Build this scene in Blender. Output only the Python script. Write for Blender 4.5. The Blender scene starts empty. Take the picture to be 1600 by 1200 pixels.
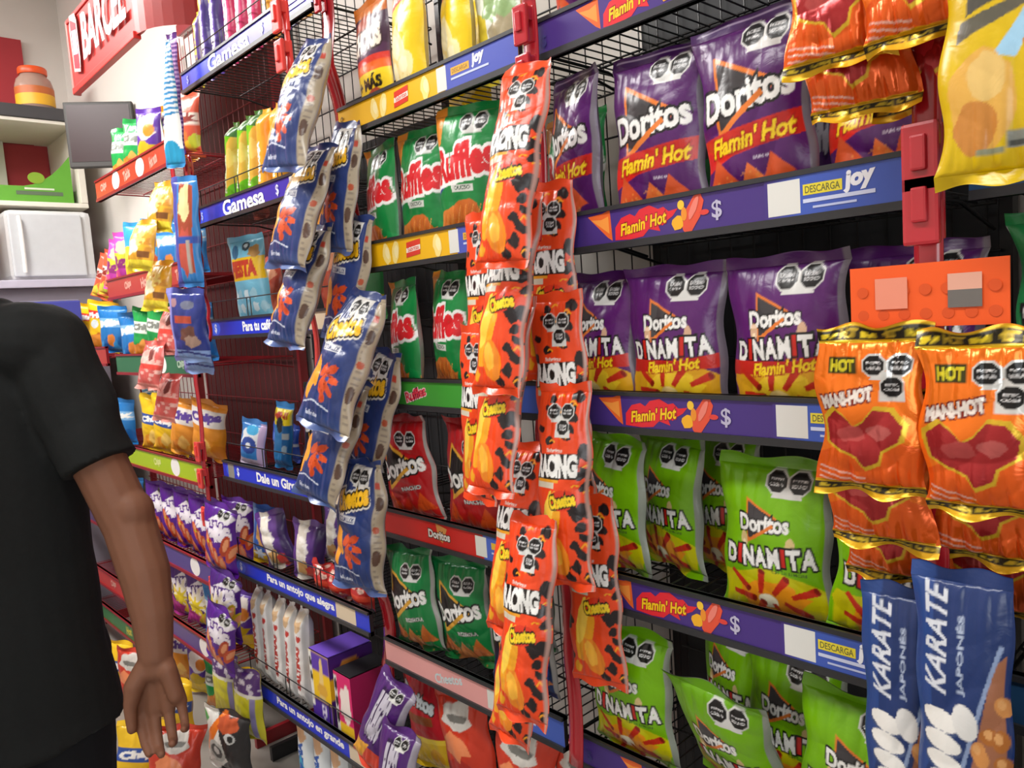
import bpy, bmesh, math, random
import numpy as np
from mathutils import Vector, Matrix

SC = bpy.context.scene
COL = SC.collection
R = math.radians

# ------------------------------------------------------------------ camera
FPX = 1200.0
CAM_POS = np.array([0.0, -1.0, 1.45])
AX_R = np.array([0.68563506, 0.72456087, -0.07011496])
AX_D = np.array([0.02097242, -0.11594059, -0.99303471])
AX_F = np.array([-0.72764326, 0.67938893, -0.09468873])
cam_data = bpy.data.cameras.new('camera')
cam = bpy.data.objects.new('camera', cam_data)
COL.objects.link(cam)
cam_data.sensor_width = 36.0
cam_data.lens = 36.0 * FPX / 1600.0
cam_data.clip_start = 0.05
m = Matrix.Identity(4)
for i in range(3):
    m[i][0] = AX_R[i]; m[i][1] = -AX_D[i]; m[i][2] = -AX_F[i]; m[i][3] = CAM_POS[i]
cam.matrix_world = m
SC.camera = cam

def ray(px, py):
    return AX_R * ((px - 800) / FPX) + AX_D * ((py - 600) / FPX) + AX_F
def at(px, py, Y):                       # the point of the plane y = Y seen at a pixel
    d = ray(px, py); t = (Y - CAM_POS[1]) / d[1]
    return CAM_POS + d * t
def atD(px, py, D):                      # the point at optical depth D seen at a pixel
    return CAM_POS + ray(px, py) * D

# ------------------------------------------------------------------ light
SC.view_settings.view_transform = 'Standard'
SC.view_settings.look = 'None'
SC.view_settings.gamma = 1.0
SC.view_settings.use_curve_mapping = False
SC.view_settings.exposure = 0.0
w = bpy.data.worlds.new('world'); SC.world = w
w.use_nodes = True
w.node_tree.nodes['Background'].inputs[0].default_value = (0.9, 0.95, 1.0, 1)
w.node_tree.nodes['Background'].inputs[1].default_value = 0.35

def area(name, loc, target, sx, sy, power, col=(1, 1, 1)):
    l = bpy.data.lights.new(name, 'AREA'); l.shape = 'RECTANGLE'
    l.size = sx; l.size_y = sy; l.energy = power; l.color = col
    o = bpy.data.objects.new(name, l); COL.objects.link(o)
    o.location = loc
    d = Vector(target) - Vector(loc)
    o.rotation_euler = d.to_track_quat('-Z', 'Y').to_euler()
    return o
# two ceiling tubes over the aisle, an added corner lamp, and daylight from the shop front behind the camera
area('ceiling_tube_or_fill', (-3.1, -1.0, 3.2), (-3.0, -0.6, 0), 1.8, 0.35, 88, (1.0, 0.98, 0.95))
area('ceiling_tube_or_fill', (-4.6, -1.1, 3.3), (-4.7, -0.5, 1.5), 0.9, 0.3, 26, (1.0, 0.97, 0.94))  # fill lamp added to brighten the wall of the far corner
area('ceiling_tube_or_fill', (-0.7, -1.35, 3.2), (-0.7, -0.9, 0), 1.5, 0.35, 40, (1.0, 0.98, 0.95))
area('shop_front_daylight', (1.6, -1.9, 1.7), (-1.0, 0.0, 1.3), 1.4, 1.8, 30, (0.93, 0.97, 1.0))

# ------------------------------------------------------------------ colour helpers
def s2l(c):
    c = np.asarray(c, dtype=float)
    return np.where(c <= 0.04045, c / 12.92, ((c + 0.055) / 1.055) ** 2.4)
def hx(h):
    h = h.lstrip('#')
    return s2l([int(h[i:i + 2], 16) / 255 for i in (0, 2, 4)])
def lin(c):
    return hx(c) if isinstance(c, str) else np.asarray(c, dtype=float)

# ------------------------------------------------------------------ materials
def new_mat(name):
    mt = bpy.data.materials.new(name); mt.use_nodes = True
    return mt, mt.node_tree.nodes, mt.node_tree.links, mt.node_tree.nodes['Principled BSDF']
def print_mat(name, rough, spec=0.5, metal=0.0, bump=0.0, scale=60, coat=0.0):
    mt, N, L, b = new_mat(name)
    a = N.new('ShaderNodeAttribute'); a.attribute_name = 'print'
    L.new(a.outputs['Color'], b.inputs['Base Color'])
    b.inputs['Roughness'].default_value = rough
    b.inputs['Specular IOR Level'].default_value = spec
    b.inputs['Metallic'].default_value = metal
    b.inputs['Coat Weight'].default_value = coat
    b.inputs['Coat Roughness'].default_value = 0.12
    if bump:
        tc = N.new('ShaderNodeTexCoord')
        nz = N.new('ShaderNodeTexNoise'); nz.inputs['Scale'].default_value = scale
        nz.inputs['Detail'].default_value = 3; nz.inputs['Distortion'].default_value = 0.8
        bp = N.new('ShaderNodeBump'); bp.inputs['Strength'].default_value = bump
        bp.inputs['Distance'].default_value = 0.004
        L.new(tc.outputs['Object'], nz.inputs['Vector'])
        L.new(nz.outputs['Fac'], bp.inputs['Height'])
        L.new(bp.outputs['Normal'], b.inputs['Normal'])
    return mt
def plain_mat(name, col, rough=0.5, spec=0.5, metal=0.0, noise=0.06, scale=25, bump=0.0, coat=0.0):
    mt, N, L, b = new_mat(name)
    c = lin(col)
    tc = N.new('ShaderNodeTexCoord')
    nz = N.new('ShaderNodeTexNoise'); nz.inputs['Scale'].default_value = scale; nz.inputs['Detail'].default_value = 4
    L.new(tc.outputs['Object'], nz.inputs['Vector'])
    mx = N.new('ShaderNodeMix'); mx.data_type = 'RGBA'
    mx.inputs['A'].default_value = (*np.clip(c * (1 - noise), 0, 1), 1)
    mx.inputs['B'].default_value = (*np.clip(c * (1 + noise), 0, 1), 1)
    L.new(nz.outputs['Fac'], mx.inputs['Factor'])
    L.new(mx.outputs['Result'], b.inputs['Base Color'])
    b.inputs['Roughness'].default_value = rough
    b.inputs['Specular IOR Level'].default_value = spec
    b.inputs['Metallic'].default_value = metal
    b.inputs['Coat Weight'].default_value = coat
    if bump:
        bp = N.new('ShaderNodeBump'); bp.inputs['Strength'].default_value = bump; bp.inputs['Distance'].default_value = 0.01
        L.new(nz.outputs['Fac'], bp.inputs['Height']); L.new(bp.outputs['Normal'], b.inputs['Normal'])
    return mt
FILM = print_mat('printed_film', 0.30, 0.55, 0.0, 0.25, 38)
FOIL = print_mat('printed_foil', 0.24, 0.6, 0.45, 0.30, 34)
CARD = print_mat('printed_card', 0.45, 0.45)
LABEL = print_mat('glossy_label', 0.30, 0.5, 0.0)
M_BLACK = plain_mat('black_enamel', '#1b1b1d', 0.35)
M_RAIL = plain_mat('grey_black_rail', '#2c2d30', 0.35)
M_REDWIRE = plain_mat('dark_red_enamel', '#8d1c24', 0.35)
M_RED = plain_mat('red_plastic', '#b3202c', 0.22, 0.6, coat=0.4)
M_RIBBON = plain_mat('dark_red_film', '#98161f', 0.16, 0.7, noise=.2, scale=14, coat=0.5)
M_CORAL = plain_mat('coral_plastic', '#e2453f', 0.3)
M_WALL = plain_mat('white_paint', '#d9d3cb', 0.8, noise=0.03, scale=6)
M_REDWALL = plain_mat('red_paint', '#a83238', 0.75, noise=0.04, scale=5)
M_CEIL = plain_mat('ceiling_paint', '#cfc8c0', 0.85, noise=0.03, scale=6)
M_FLOOR = plain_mat('grey_floor_tile', '#8d8780', 0.35, noise=0.10, scale=4)

# ------------------------------------------------------------------ object helpers
def put(o, name=None, parent=None, loc=None, rot=None):
    COL.objects.link(o)
    if parent is not None: o.parent = parent
    if loc is not None: o.location = loc
    if rot is not None: o.rotation_euler = rot
    return o
def tag(o, label=None, cat=None, group=None, kind=None):
    if label: o['label'] = label
    if cat: o['category'] = cat
    if group: o['group'] = group
    if kind: o['kind'] = kind
    return o
def empty(name, loc=(0, 0, 0), rot=(0, 0, 0)):
    o = bpy.data.objects.new(name, None); o.empty_display_size = 0.05
    return put(o, loc=loc, rot=rot)
def copy_tree(o, parent=None):
    c = o.copy(); COL.objects.link(c)
    if parent is not None: c.parent = parent
    for ch in [x for x in COL.objects if x.parent == o]: copy_tree(ch, c)
    return c

class MB:
    """collects boxes, tubes, lathes into one mesh"""
    def __init__(s): s.v = []; s.f = []; s.sm = []
    def add(s, vs, fs, smooth=False):
        n = len(s.v); s.v += [tuple(map(float, p)) for p in vs]
        s.f += [tuple(n + i for i in f) for f in fs]; s.sm += [smooth] * len(fs)
        return s
    def box(s, a, b, bev=0.0):
        x0, y0, z0 = a; x1, y1, z1 = b
        if not bev:
            vs = [(x, y, z) for x in (x0, x1) for y in (y0, y1) for z in (z0, z1)]
            return s.add(vs, [(0, 1, 3, 2), (4, 6, 7, 5), (0, 4, 5, 1), (2, 3, 7, 6), (0, 2, 6, 4), (1, 5, 7, 3)])
        bm = bmesh.new(); bmesh.ops.create_cube(bm, size=1)
        for q in bm.verts:
            q.co = Vector(((x0 + x1) / 2 + q.co.x * (x1 - x0), (y0 + y1) / 2 + q.co.y * (y1 - y0), (z0 + z1) / 2 + q.co.z * (z1 - z0)))
        bmesh.ops.bevel(bm, geom=bm.edges[:], offset=bev, segments=2, affect='EDGES', profile=0.6)
        bm.verts.ensure_lookup_table()
        s.add([q.co[:] for q in bm.verts], [[q.index for q in f.verts] for f in bm.faces], False); bm.free()
        return s
    def tube(s, pts, r, n=6, caps=True):
        pts = [Vector(p) for p in pts]; rr = r if hasattr(r, '__len__') else [r] * len(pts)
        up = Vector((0.13, 0.21, 0.97)); vs = []; fs = []
        for i, p in enumerate(pts):
            d = (pts[min(i + 1, len(pts) - 1)] - pts[max(i - 1, 0)]).normalized()
            a = d.cross(up)
            if a.length < 1e-3: a = d.cross(Vector((1, 0, 0)))
            a.normalize(); b = d.cross(a)
            for k in range(n):
                t = 2 * math.pi * k / n
                vs.append(p + (a * math.cos(t) + b * math.sin(t)) * rr[i])
        for i in range(len(pts) - 1):
            for k in range(n):
                fs.append((i * n + k, i * n + (k + 1) % n, (i + 1) * n + (k + 1) % n, (i + 1) * n + k))
        s.add(vs, fs, n > 5)
        if caps:
            s.add(vs[:n], [tuple(range(n))]); s.add(vs[-n:], [tuple(reversed(range(n)))])
        return s
    def lathe(s, prof, n=24, c=(0, 0, 0)):
        vs = []; fs = []
        for r, z in prof:
            for k in range(n):
                t = 2 * math.pi * k / n
                vs.append((c[0] + r * math.cos(t), c[1] + r * math.sin(t), c[2] + z))
        for i in range(len(prof) - 1):
            for k in range(n):
                fs.append((i * n + k, i * n + (k + 1) % n, (i + 1) * n + (k + 1) % n, (i + 1) * n + k))
        s.add(vs, fs, True)
        s.add(vs[:n], [tuple(reversed(range(n)))]); s.add(vs[-n:], [tuple(range(n))])
        return s
    def mesh(s, name, mat):
        me = bpy.data.meshes.new(name); me.from_pydata(s.v, [], s.f); me.update()
        me.polygons.foreach_set('use_smooth', s.sm)
        me.materials.append(mat)
        return me
    def build(s, name, mat, parent=None, loc=None, rot=None):
        return put(bpy.data.objects.new(name, s.mesh(name, mat)), parent=parent, loc=loc, rot=rot)

def np_mesh(name, verts, faces, colors, mat, smooth=True):
    """faces: int array n x 4; colors n_verts x 3 linear"""
    verts = np.asarray(verts, dtype=np.float32); faces = np.asarray(faces, dtype=np.int32)
    me = bpy.data.meshes.new(name)
    me.vertices.add(len(verts)); me.vertices.foreach_set('co', verts.ravel())
    me.loops.add(faces.size); me.loops.foreach_set('vertex_index', faces.ravel())
    me.polygons.add(len(faces)); me.polygons.foreach_set('loop_start', np.arange(0, faces.size, 4, dtype=np.int32))
    try: me.polygons.foreach_set('loop_total', np.full(len(faces), 4, dtype=np.int32))
    except Exception: pass
    me.polygons.foreach_set('use_smooth', np.full(len(faces), smooth))
    at_ = me.color_attributes.new('print', 'FLOAT_COLOR', 'POINT')
    c = np.ones((len(verts), 4), dtype=np.float32); c[:, :3] = colors
    at_.data.foreach_set('color', c.ravel())
    me.materials.append(mat); me.update(calc_edges=True); me.validate()
    return me
# ------------------------------------------------------------------ lettering (built-in font turned into triangles)
_tc = {}
def glyphs(body, shear=0.0, off=0.0):
    key = (body, shear, off)
    if key in _tc: return _tc[key]
    cu = bpy.data.curves.new('lettering', 'FONT'); cu.body = body; cu.size = 1.0
    cu.shear = shear; cu.offset = off; cu.resolution_u = 3; cu.fill_mode = 'FRONT'
    o = bpy.data.objects.new('lettering', cu); COL.objects.link(o)
    dg = bpy.context.evaluated_depsgraph_get(); dg.update()
    me = bpy.data.meshes.new_from_object(o.evaluated_get(dg))
    me.calc_loop_triangles()
    v = np.zeros(len(me.vertices) * 3); me.vertices.foreach_get('co', v); v = v.reshape(-1, 3)[:, :2]
    t = np.zeros(len(me.loop_triangles) * 3, dtype=np.int32); me.loop_triangles.foreach_get('vertices', t); t = t.reshape(-1, 3)
    bpy.data.objects.remove(o); bpy.data.curves.remove(cu); bpy.data.meshes.remove(me)
    _tc[key] = (v, t)
    return _tc[key]
def lay_text(body, cx, cy, w=None, h=None, rot=0.0, shear=0.0, off=0.0, arch=0.0):
    """triangles of a text fitted about (cx, cy): width w and / or height h"""
    v0, t = glyphs(body, shear, 0.0)
    lo, hi = v0.min(0), v0.max(0); ext = np.maximum(hi - lo, 1e-6)
    v, t = glyphs(body, shear, off) if off else (v0, t)
    sx = w / ext[0] if w else h / ext[1]
    sy = h / ext[1] if h else sx
    q = (v - (lo + hi) / 2) * [sx, sy]
    if arch: q = q + np.stack([0 * q[:, 0], -arch * (q[:, 0] / (ext[0] * sx / 2)) ** 2], 1)
    a = R(rot); c, s_ = math.cos(a), math.sin(a)
    q = np.stack([q[:, 0] * c - q[:, 1] * s_ + cx, q[:, 0] * s_ + q[:, 1] * c + cy], 1)
    return q, t

def ngon(cx, cy, rx, ry, n, rot=0.0):
    a = np.arange(n) * 2 * math.pi / n + rot
    return np.stack([cx + rx * np.cos(a), cy + ry * np.sin(a)], 1)
def octagon(cx, cy, r): return ngon(cx, cy, r, r, 8, math.pi / 8)
def blob(cx, cy, rx, ry, seed, n=14, amp=0.28, rot=0.0):
    g = np.random.default_rng(seed); a = np.arange(n) * 2 * math.pi / n
    k = 1 + amp * (g.random(n) * 2 - 1)
    p = np.stack([rx * k * np.cos(a), ry * k * np.sin(a)], 1)
    c, s_ = math.cos(R(rot)), math.sin(R(rot))
    return np.stack([p[:, 0] * c - p[:, 1] * s_ + cx, p[:, 0] * s_ + p[:, 1] * c + cy], 1)
def star(cx, cy, r0, r1, n, seed=0):
    g = np.random.default_rng(seed); a = np.arange(2 * n) * math.pi / n
    r = np.where(np.arange(2 * n) % 2 == 0, r1, r0) * (0.85 + 0.3 * g.random(2 * n))
    return np.stack([cx + r * np.cos(a), cy + r * np.sin(a)], 1)

class Art:
    """the print of a pack, in millimetres from its bottom-left corner"""
    def __init__(s, W, H, bg, px=1.2):
        s.W, s.H, s.px = W, H, px
        s.bg = lin(bg)
        s.a = np.empty((int(H * px) + 1, int(W * px) + 1, 3)); s.a[:] = s.bg
        s.back = s.bg
    def _box(s, p):
        h, w = s.a.shape[:2]
        x0 = max(int(p[:, 0].min() * s.px) - 1, 0); x1 = min(int(p[:, 0].max() * s.px) + 2, w)
        y0 = max(int(p[:, 1].min() * s.px) - 1, 0); y1 = min(int(p[:, 1].max() * s.px) + 2, h)
        return x0, x1, y0, y1
    def _grid(s, x0, x1, y0, y1):
        return np.meshgrid((np.arange(x0, x1) + 0.5) / s.px, (np.arange(y0, y1) + 0.5) / s.px)
    def _mix(s, x0, x1, y0, y1, m_, col, al):
        t = s.a[y0:y1, x0:x1]; k = (m_ * al)[..., None]
        t[:] = t * (1 - k) + lin(col) * k
    def poly(s, pts, col, al=1.0):
        p = np.asarray(pts, float); x0, x1, y0, y1 = s._box(p)
        if x1 <= x0 or y1 <= y0: return s
        X, Y = s._grid(x0, x1, y0, y1); ins = np.zeros(X.shape, bool)
        q = np.roll(p, -1, 0)
        for (ax, ay), (bx, by) in zip(p, q):
            if ay == by: continue
            c = ((ay > Y) != (by > Y)) & (X < (bx - ax) * (Y - ay) / (by - ay) + ax)
            ins ^= c
        s._mix(x0, x1, y0, y1, ins, col, al); return s
    def rect(s, x0, y0, x1, y1, col, al=1.0): return s.poly([(x0, y0), (x1, y0), (x1, y1), (x0, y1)], col, al)
    def ell(s, cx, cy, rx, ry, col, rot=0.0, al=1.0):
        n = ngon(0, 0, rx, ry, 28); c, k = math.cos(R(rot)), math.sin(R(rot))
        return s.poly(np.stack([n[:, 0] * c - n[:, 1] * k + cx, n[:, 0] * k + n[:, 1] * c + cy], 1), col, al)
    def line(s, pts, wd, col):
        for (ax, ay), (bx, by) in zip(pts[:-1], pts[1:]):
            d = math.hypot(bx - ax, by - ay) or 1; nx, ny = -(by - ay) / d * wd / 2, (bx - ax) / d * wd / 2
            s.poly([(ax + nx, ay + ny), (bx + nx, by + ny), (bx - nx, by - ny), (ax - nx, ay - ny)], col)
        return s
    def tris(s, q, t, col):
        for tr in t:
            p = q[tr]; x0, x1, y0, y1 = s._box(p)
            if x1 <= x0 or y1 <= y0: continue
            X, Y = s._grid(x0, x1, y0, y1)
            (ax, ay), (bx, by), (cx, cy) = p
            d = (by - cy) * (ax - cx) + (cx - bx) * (ay - cy)
            if abs(d) < 1e-9: continue
            l1 = ((by - cy) * (X - cx) + (cx - bx) * (Y - cy)) / d
            l2 = ((cy - ay) * (X - cx) + (ax - cx) * (Y - cy)) / d
            e = -0.02
            s._mix(x0, x1, y0, y1, (l1 >= e) & (l2 >= e) & (l1 + l2 <= 1 - e), col, 1.0)
        return s
    def text(s, body, cx, cy, col, w=None, h=None, rot=0.0, shear=0.0, bold=0.02, out=(), arch=0.0):
        for off, c in out:
            s.tris(*lay_text(body, cx, cy, w, h, rot, shear, off, arch), c)
        return s.tris(*lay_text(body, cx, cy, w, h, rot, shear, bold, arch), col)
    def letters(s, body, cx, cy, h, w, col, out=None, special=None, rot=0.0):
        """block letters side by side; special = {index: colour}"""
        n = len(body); ww = [0.5 if ch == 'I' else 1.0 for ch in body]; tot = sum(ww); x = -w / 2
        for k in (0, 1):
            x = -w / 2
            for i, ch in enumerate(body):
                cw = w * ww[i] / tot; xc = x + cw / 2; x += cw
                a = R(rot); px_, py_ = cx + xc * math.cos(a), cy + xc * math.sin(a)
                sp = special and i in special
                if k == 0 and out is not None:
                    if sp: s.rect(px_ - cw * .5, py_ - h * .62, px_ + cw * .5, py_ + h * .72, out)
                    else: s.tris(*lay_text(ch, px_, py_, cw * .82, h, rot, 0, 0.13), out)
                elif k == 1:
                    if sp: s.rect(px_ - cw * .3, py_ - h * .5, px_ + cw * .3, py_ + h * .6, special[i])
                    else: s.tris(*lay_text(ch, px_, py_, cw * .78, h, rot, 0, 0.045), col)
        return s
    def speckle(s, x0, y0, x1, y1, col, n, r, seed=0, al=0.5):
        g = np.random.default_rng(seed)
        for _ in range(n):
            cx, cy = g.uniform(x0, x1), g.uniform(y0, y1); rr = r * g.uniform(.5, 1.4)
            s.poly(blob(cx, cy, rr, rr * g.uniform(.5, 1), int(g.integers(1e6)), 8, .3), col, al)
        return s
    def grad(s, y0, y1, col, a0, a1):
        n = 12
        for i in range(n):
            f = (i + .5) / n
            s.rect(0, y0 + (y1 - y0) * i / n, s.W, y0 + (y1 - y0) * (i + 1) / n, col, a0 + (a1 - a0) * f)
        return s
    def seals(s, cx, cy, r, n=2, plate='#d4d4d0', rot=0):
        """black warning octagons on their pale plate"""
        pos = [(-1.08 * r, 0), (1.08 * r, 0)] if n >= 2 else [(0, 0)]
        if n == 3: pos.append((.55 * r, -2.0 * r))
        s.poly([(cx - 1.1 * r, cy - .5 * r), (cx + 1.1 * r, cy - .5 * r), (cx + 1.5 * r, cy - 1.38 * r), (cx - 1.5 * r, cy - 1.38 * r)], plate)
        if n == 3: s.poly([(cx - .6 * r, cy - 2.3 * r), (cx + 1.7 * r, cy - 2.3 * r), (cx + 1.7 * r, cy - 3.3 * r), (cx - .6 * r, cy - 3.3 * r)], plate)
        for i, (dx, dy) in enumerate(pos):
            s.poly(octagon(cx + dx, cy + dy, r * 1.16), plate).poly(octagon(cx + dx, cy + dy, r), '#141414')
            if r > 7:
                s.text('EXCESO', cx + dx, cy + dy + .2 * r, '#e8e8e8', w=1.25 * r, h=.26 * r)
                s.text(('CALORÍAS', 'SODIO', 'GRASAS')[i], cx + dx, cy + dy - .22 * r, '#e8e8e8', w=1.3 * r, h=.26 * r)
        return s
    def sample(s, x, z):
        """x, z in metres"""
        h, w = s.a.shape[:2]; out = 0
        for ox, oz in ((-.35, -.35), (.35, -.35), (-.35, .35), (.35, .35)):
            i = np.clip((x * 1000 * s.px + ox).astype(int), 0, w - 1); j = np.clip((z * 1000 * s.px + oz).astype(int), 0, h - 1)
            out = out + s.a[j, i]
        return out / 4

class Flat:
    """flat printed label: coloured shapes stacked by fractions of a millimetre"""
    def __init__(s): s.v = []; s.f = []; s.c = []; s.k = 0
    def _push(s, p, fs, col):
        n = len(s.v); y = -0.00012 * s.k; s.k += 1
        s.v += [(float(a), y, float(b)) for a, b in p]; s.f += [tuple(int(n + i) for i in f) for f in fs]
        s.c += [tuple(lin(col)) + (1.0,)] * len(p); return s
    def poly(s, p, col): return s._push(p, [range(len(p))], col)
    def rect(s, x0, z0, x1, z1, col): return s.poly([(x0, z0), (x1, z0), (x1, z1), (x0, z1)], col)
    def ell(s, cx, cz, rx, rz, col): return s.poly(ngon(cx, cz, rx, rz, 28), col)
    def text(s, body, cx, cz, col, w=None, h=None, rot=0, shear=0, bold=0.015, out=()):
        for off, c in out:
            q, t = lay_text(body, cx, cz, w, h, rot, shear, off); s._push(q, t, c)
        q, t = lay_text(body, cx, cz, w, h, rot, shear, bold); return s._push(q, t, col)
    def hgrad(s, x0, z0, x1, z1, c0, c1, n=10):
        k = s.k; c0, c1 = lin(c0), lin(c1)
        for i in range(n):
            s.k = k; f = (i + .5) / n
            s.rect(x0 + (x1 - x0) * i / n, z0, x0 + (x1 - x0) * (i + 1) / n, z1, c0 * (1 - f) + c1 * f)
        return s
    def build(s, name, mat, parent, loc=None, rot=None):
        me = bpy.data.meshes.new(name); me.from_pydata(s.v, [], s.f); me.update()
        a = me.color_attributes.new('print', 'FLOAT_COLOR', 'POINT')
        a.data.foreach_set('color', np.array(s.c, dtype=np.float32).ravel())
        me.materials.append(mat)
        return put(bpy.data.objects.new(name, me), parent=parent, loc=loc, rot=rot)

# ------------------------------------------------------------------ pillow bags and packets
def pack_meshes(art, T, seed, cell, mat=None, top=0.016, bot=0.012, crumple=1.0, flat=False, bend=0.0, name='bag', twist=0.0, fold=0.0, pinch=0.0, taper=0.0):
    """(body mesh, top seal mesh, bottom seal mesh) of a sealed pack; origin at its bottom centre, front towards -y"""
    mat = mat or FILM
    W, H = art.W / 1000, art.H / 1000; g = np.random.default_rng(seed)
    nu = max(10, int(W / cell)); nv = max(12, int(H / cell))
    kx = [(g.uniform(-1, 1), g.uniform(-1, 1), g.uniform(0, 6.3), g.uniform(.6, 1.3)) for _ in range(5)]
    fr = [(g.integers(5, 9), g.uniform(0, 6.3)), (g.integers(9, 14), g.uniform(0, 6.3))]
    sag = g.uniform(.78, 1.0); lob = g.uniform(-.18, .18); ph = g.uniform(0, 6.3)
    def surf(s, z, side, rough=True):
        tau = np.clip((z - bot) / (H - top - bot), 0, 1)
        if flat: P = np.clip(np.sin(np.pi * tau) * 2.6, 0, 1) ** .6; Cc = np.clip(1 - np.abs(s) ** 3.2, 0, 1) ** .6
        else: P = np.clip(np.sin(np.pi * tau ** sag), 0, 1) ** .55; Cc = np.clip(1 - np.abs(s) ** 2.3, 0, 1) ** .72
        wd = W / 2 * (1 - (.10 if not flat else .16) * P * (T / .06))
        x = s * wd + .0022 * crumple * np.sin(z * 55 + ph) * np.abs(s) ** 3
        d = T * (.56 if side < 0 else .44) * P * Cc * (1 + lob * s)
        if rough:
            n = 0
            for a, b, f_, k in kx:
                n = n + k * (np.abs(np.sin((a * x + b * z) * 62 + f_ + 1.1 * np.sin(b * 37 * x - a * 31 * z))) - .6)
            edge = np.exp(-tau / .13) + np.exp(-(1 - tau) / .13)
            gat = sum(np.abs(np.sin(f_ * s + p_)) for f_, p_ in fr) - 1.0
            msk = (P * Cc) ** .6
            d = d + msk * crumple * (.0011 * n + .0042 * edge * gat)
        q = z / H
        if taper: x = x * (1 - taper * np.clip((q - .15) / .85, 0, 1))
        if pinch: x = x * (1 - pinch * np.clip((q - .66) / .34, 0, 1) ** 1.6)
        y = side * d + bend * q ** 2 + twist * s * (q - .5)
        if fold:                                            # top corner creased forward
            e = np.clip(q - .72 + .2 * s, 0, 1); y = y - fold * e
        return np.stack([x, y, z], -1)
    s1 = np.linspace(-1, 1, nu + 1); z1 = np.linspace(bot, H - top, nv + 1)
    S, Z = np.meshgrid(s1, z1)
    vf = surf(S, Z, -1).reshape(-1, 3); cf = art.sample((S + 1) / 2 * W, Z).reshape(-1, 3)
    def quads(nv_, nu_, base, flip):
        i = np.arange(nv_)[:, None] * (nu_ + 1) + np.arange(nu_)[None, :]
        q = np.stack([i, i + 1, i + nu_ + 2, i + nu_ + 1], -1).reshape(-1, 4) + base
        return q[:, ::-1] if flip else q
    ff = quads(nv, nu, 0, False)
    bu, bv = max(8, nu // 5), max(10, nv // 5)
    Sb, Zb = np.meshgrid(np.linspace(-1, 1, bu + 1), np.linspace(bot, H - top, bv + 1))
    vb = surf(Sb, Zb, 1, False).reshape(-1, 3); cb = np.tile(art.back, (len(vb), 1))
    fb = quads(bv, bu, len(vf), True)
    body = np_mesh(name, np.vstack([vf, vb]), np.vstack([ff, fb]), np.vstack([cf, cb]), mat)
    def seal(z0, z1, up, nm):
        nz = 8; su = max(8, nu // 2)
        Sg, Zg = np.meshgrid(np.linspace(-1, 1, su + 1), np.linspace(z0, z1, nz + 1))
        e = (Zg - z0) / (z1 - z0) if up else (z1 - Zg) / (z1 - z0)
        base = surf(Sg, np.full_like(Zg, z0 if up else z1), -1, False)
        y = base[..., 1] + .0045 * crumple * e * np.sin(Sg * 4.2 + ph) + .0007 * np.sin(np.arange(nz + 1) * math.pi)[:, None] + .0006 * (np.arange(nz + 1) % 2)[:, None] * e
        if bend: y = y + bend * ((Zg / H) ** 2 - ((z0 if up else z1) / H) ** 2)
        x = base[..., 0]
        z = Zg + (.0016 * crumple * np.sin(Sg * 6 + ph) * e)
        vs = []; cs = []; fs = []
        for k, dy in enumerate((-.0006, .0006)):
            vs.append(np.stack([x, y + dy, z], -1).reshape(-1, 3))
            cs.append(art.sample((Sg + 1) / 2 * W, Zg).reshape(-1, 3) if k == 0 else np.tile(art.back, (vs[-1].shape[0], 1)))
            fs.append(quads(nz, su, k * (nz + 1) * (su + 1), k == 1))
        return np_mesh(nm, np.vstack(vs), np.vstack(fs), np.vstack(cs), mat)
    pu, pv = 12, 16
    Sp, Zp = np.meshgrid(np.linspace(-1, 1, pu + 1), np.linspace(0, H, pv + 1))
    pf, pb = surf(Sp, Zp, -1).reshape(-1, 3) * (1.01, 1.1, 1), surf(Sp, Zp, 1, False).reshape(-1, 3) * (1.01, 1.1, 1)
    proxy = (np.vstack([pf, pb]), np.vstack([quads(pv, pu, 0, False), quads(pv, pu, len(pf), True)]).tolist())
    return body, seal(H - top, H, True, 'top_seal'), seal(0, bot, False, 'bottom_seal'), proxy

KINDS = {}
from mathutils.bvhtree import BVHTree
PLACED = []
def kind(key, obj_name, cat, art, T, cell, n=2, **kw):
    KINDS[key] = dict(obj=obj_name, cat=cat, art=art, T=T, cell=cell, n=n, kw=kw, protos={})
def bag(key, loc, yaw=0, lean=0, roll=0, label=None, group=None, v=0, scale=None, push=(0, -1), tries=26):
    """stands or hangs one pack; a pack that would sink into a neighbour is moved along push (x, y) until it just touches"""
    K = KINDS[key]; v = v % K['n']
    if v not in K['protos']:
        K['protos'][v] = pack_meshes(K['art'], K['T'], sum(map(ord, key)) * 7 + v * 131, K['cell'], name=K['obj'], **K['kw'])
    b, t, d, (pv, pf) = K['protos'][v]
    o = put(bpy.data.objects.new(K['obj'], b), rot=(R(lean), R(roll), R(yaw)))
    sc_ = (1, 1, 1) if scale is None else scale if hasattr(scale, '__len__') else (scale,) * 3
    o.scale = sc_
    rm = np.array(o.rotation_euler.to_matrix()); q0 = (pv * sc_) @ rm.T
    L = np.array(loc, float)
    for k in range(tries + 1):
        q = q0 + L; lo, hi = q.min(0), q.max(0)
        near = [p for p in PLACED if (p[1] < hi).all() and (p[2] > lo).all()]
        tree = BVHTree.FromPolygons(q.tolist(), pf)
        hit = [p for p in near if tree.overlap(p[0])]
        if not hit: break
        if k < tries:
            if all(len(p) > 3 for p in hit): L = L + np.array((0, 0, .003))       # lift off a deck
            else: L = L + np.array((push[0], push[1], 0)) * .004
    PLACED.append((tree, lo, hi)); o.location = L
    if k >= 12: print('MOVED', label, k * 4, 'mm')
    put(bpy.data.objects.new('top_seal', t), parent=o)
    put(bpy.data.objects.new('bottom_seal', d), parent=o)
    tag(o, label, K['cat'], group)
    return o

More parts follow.
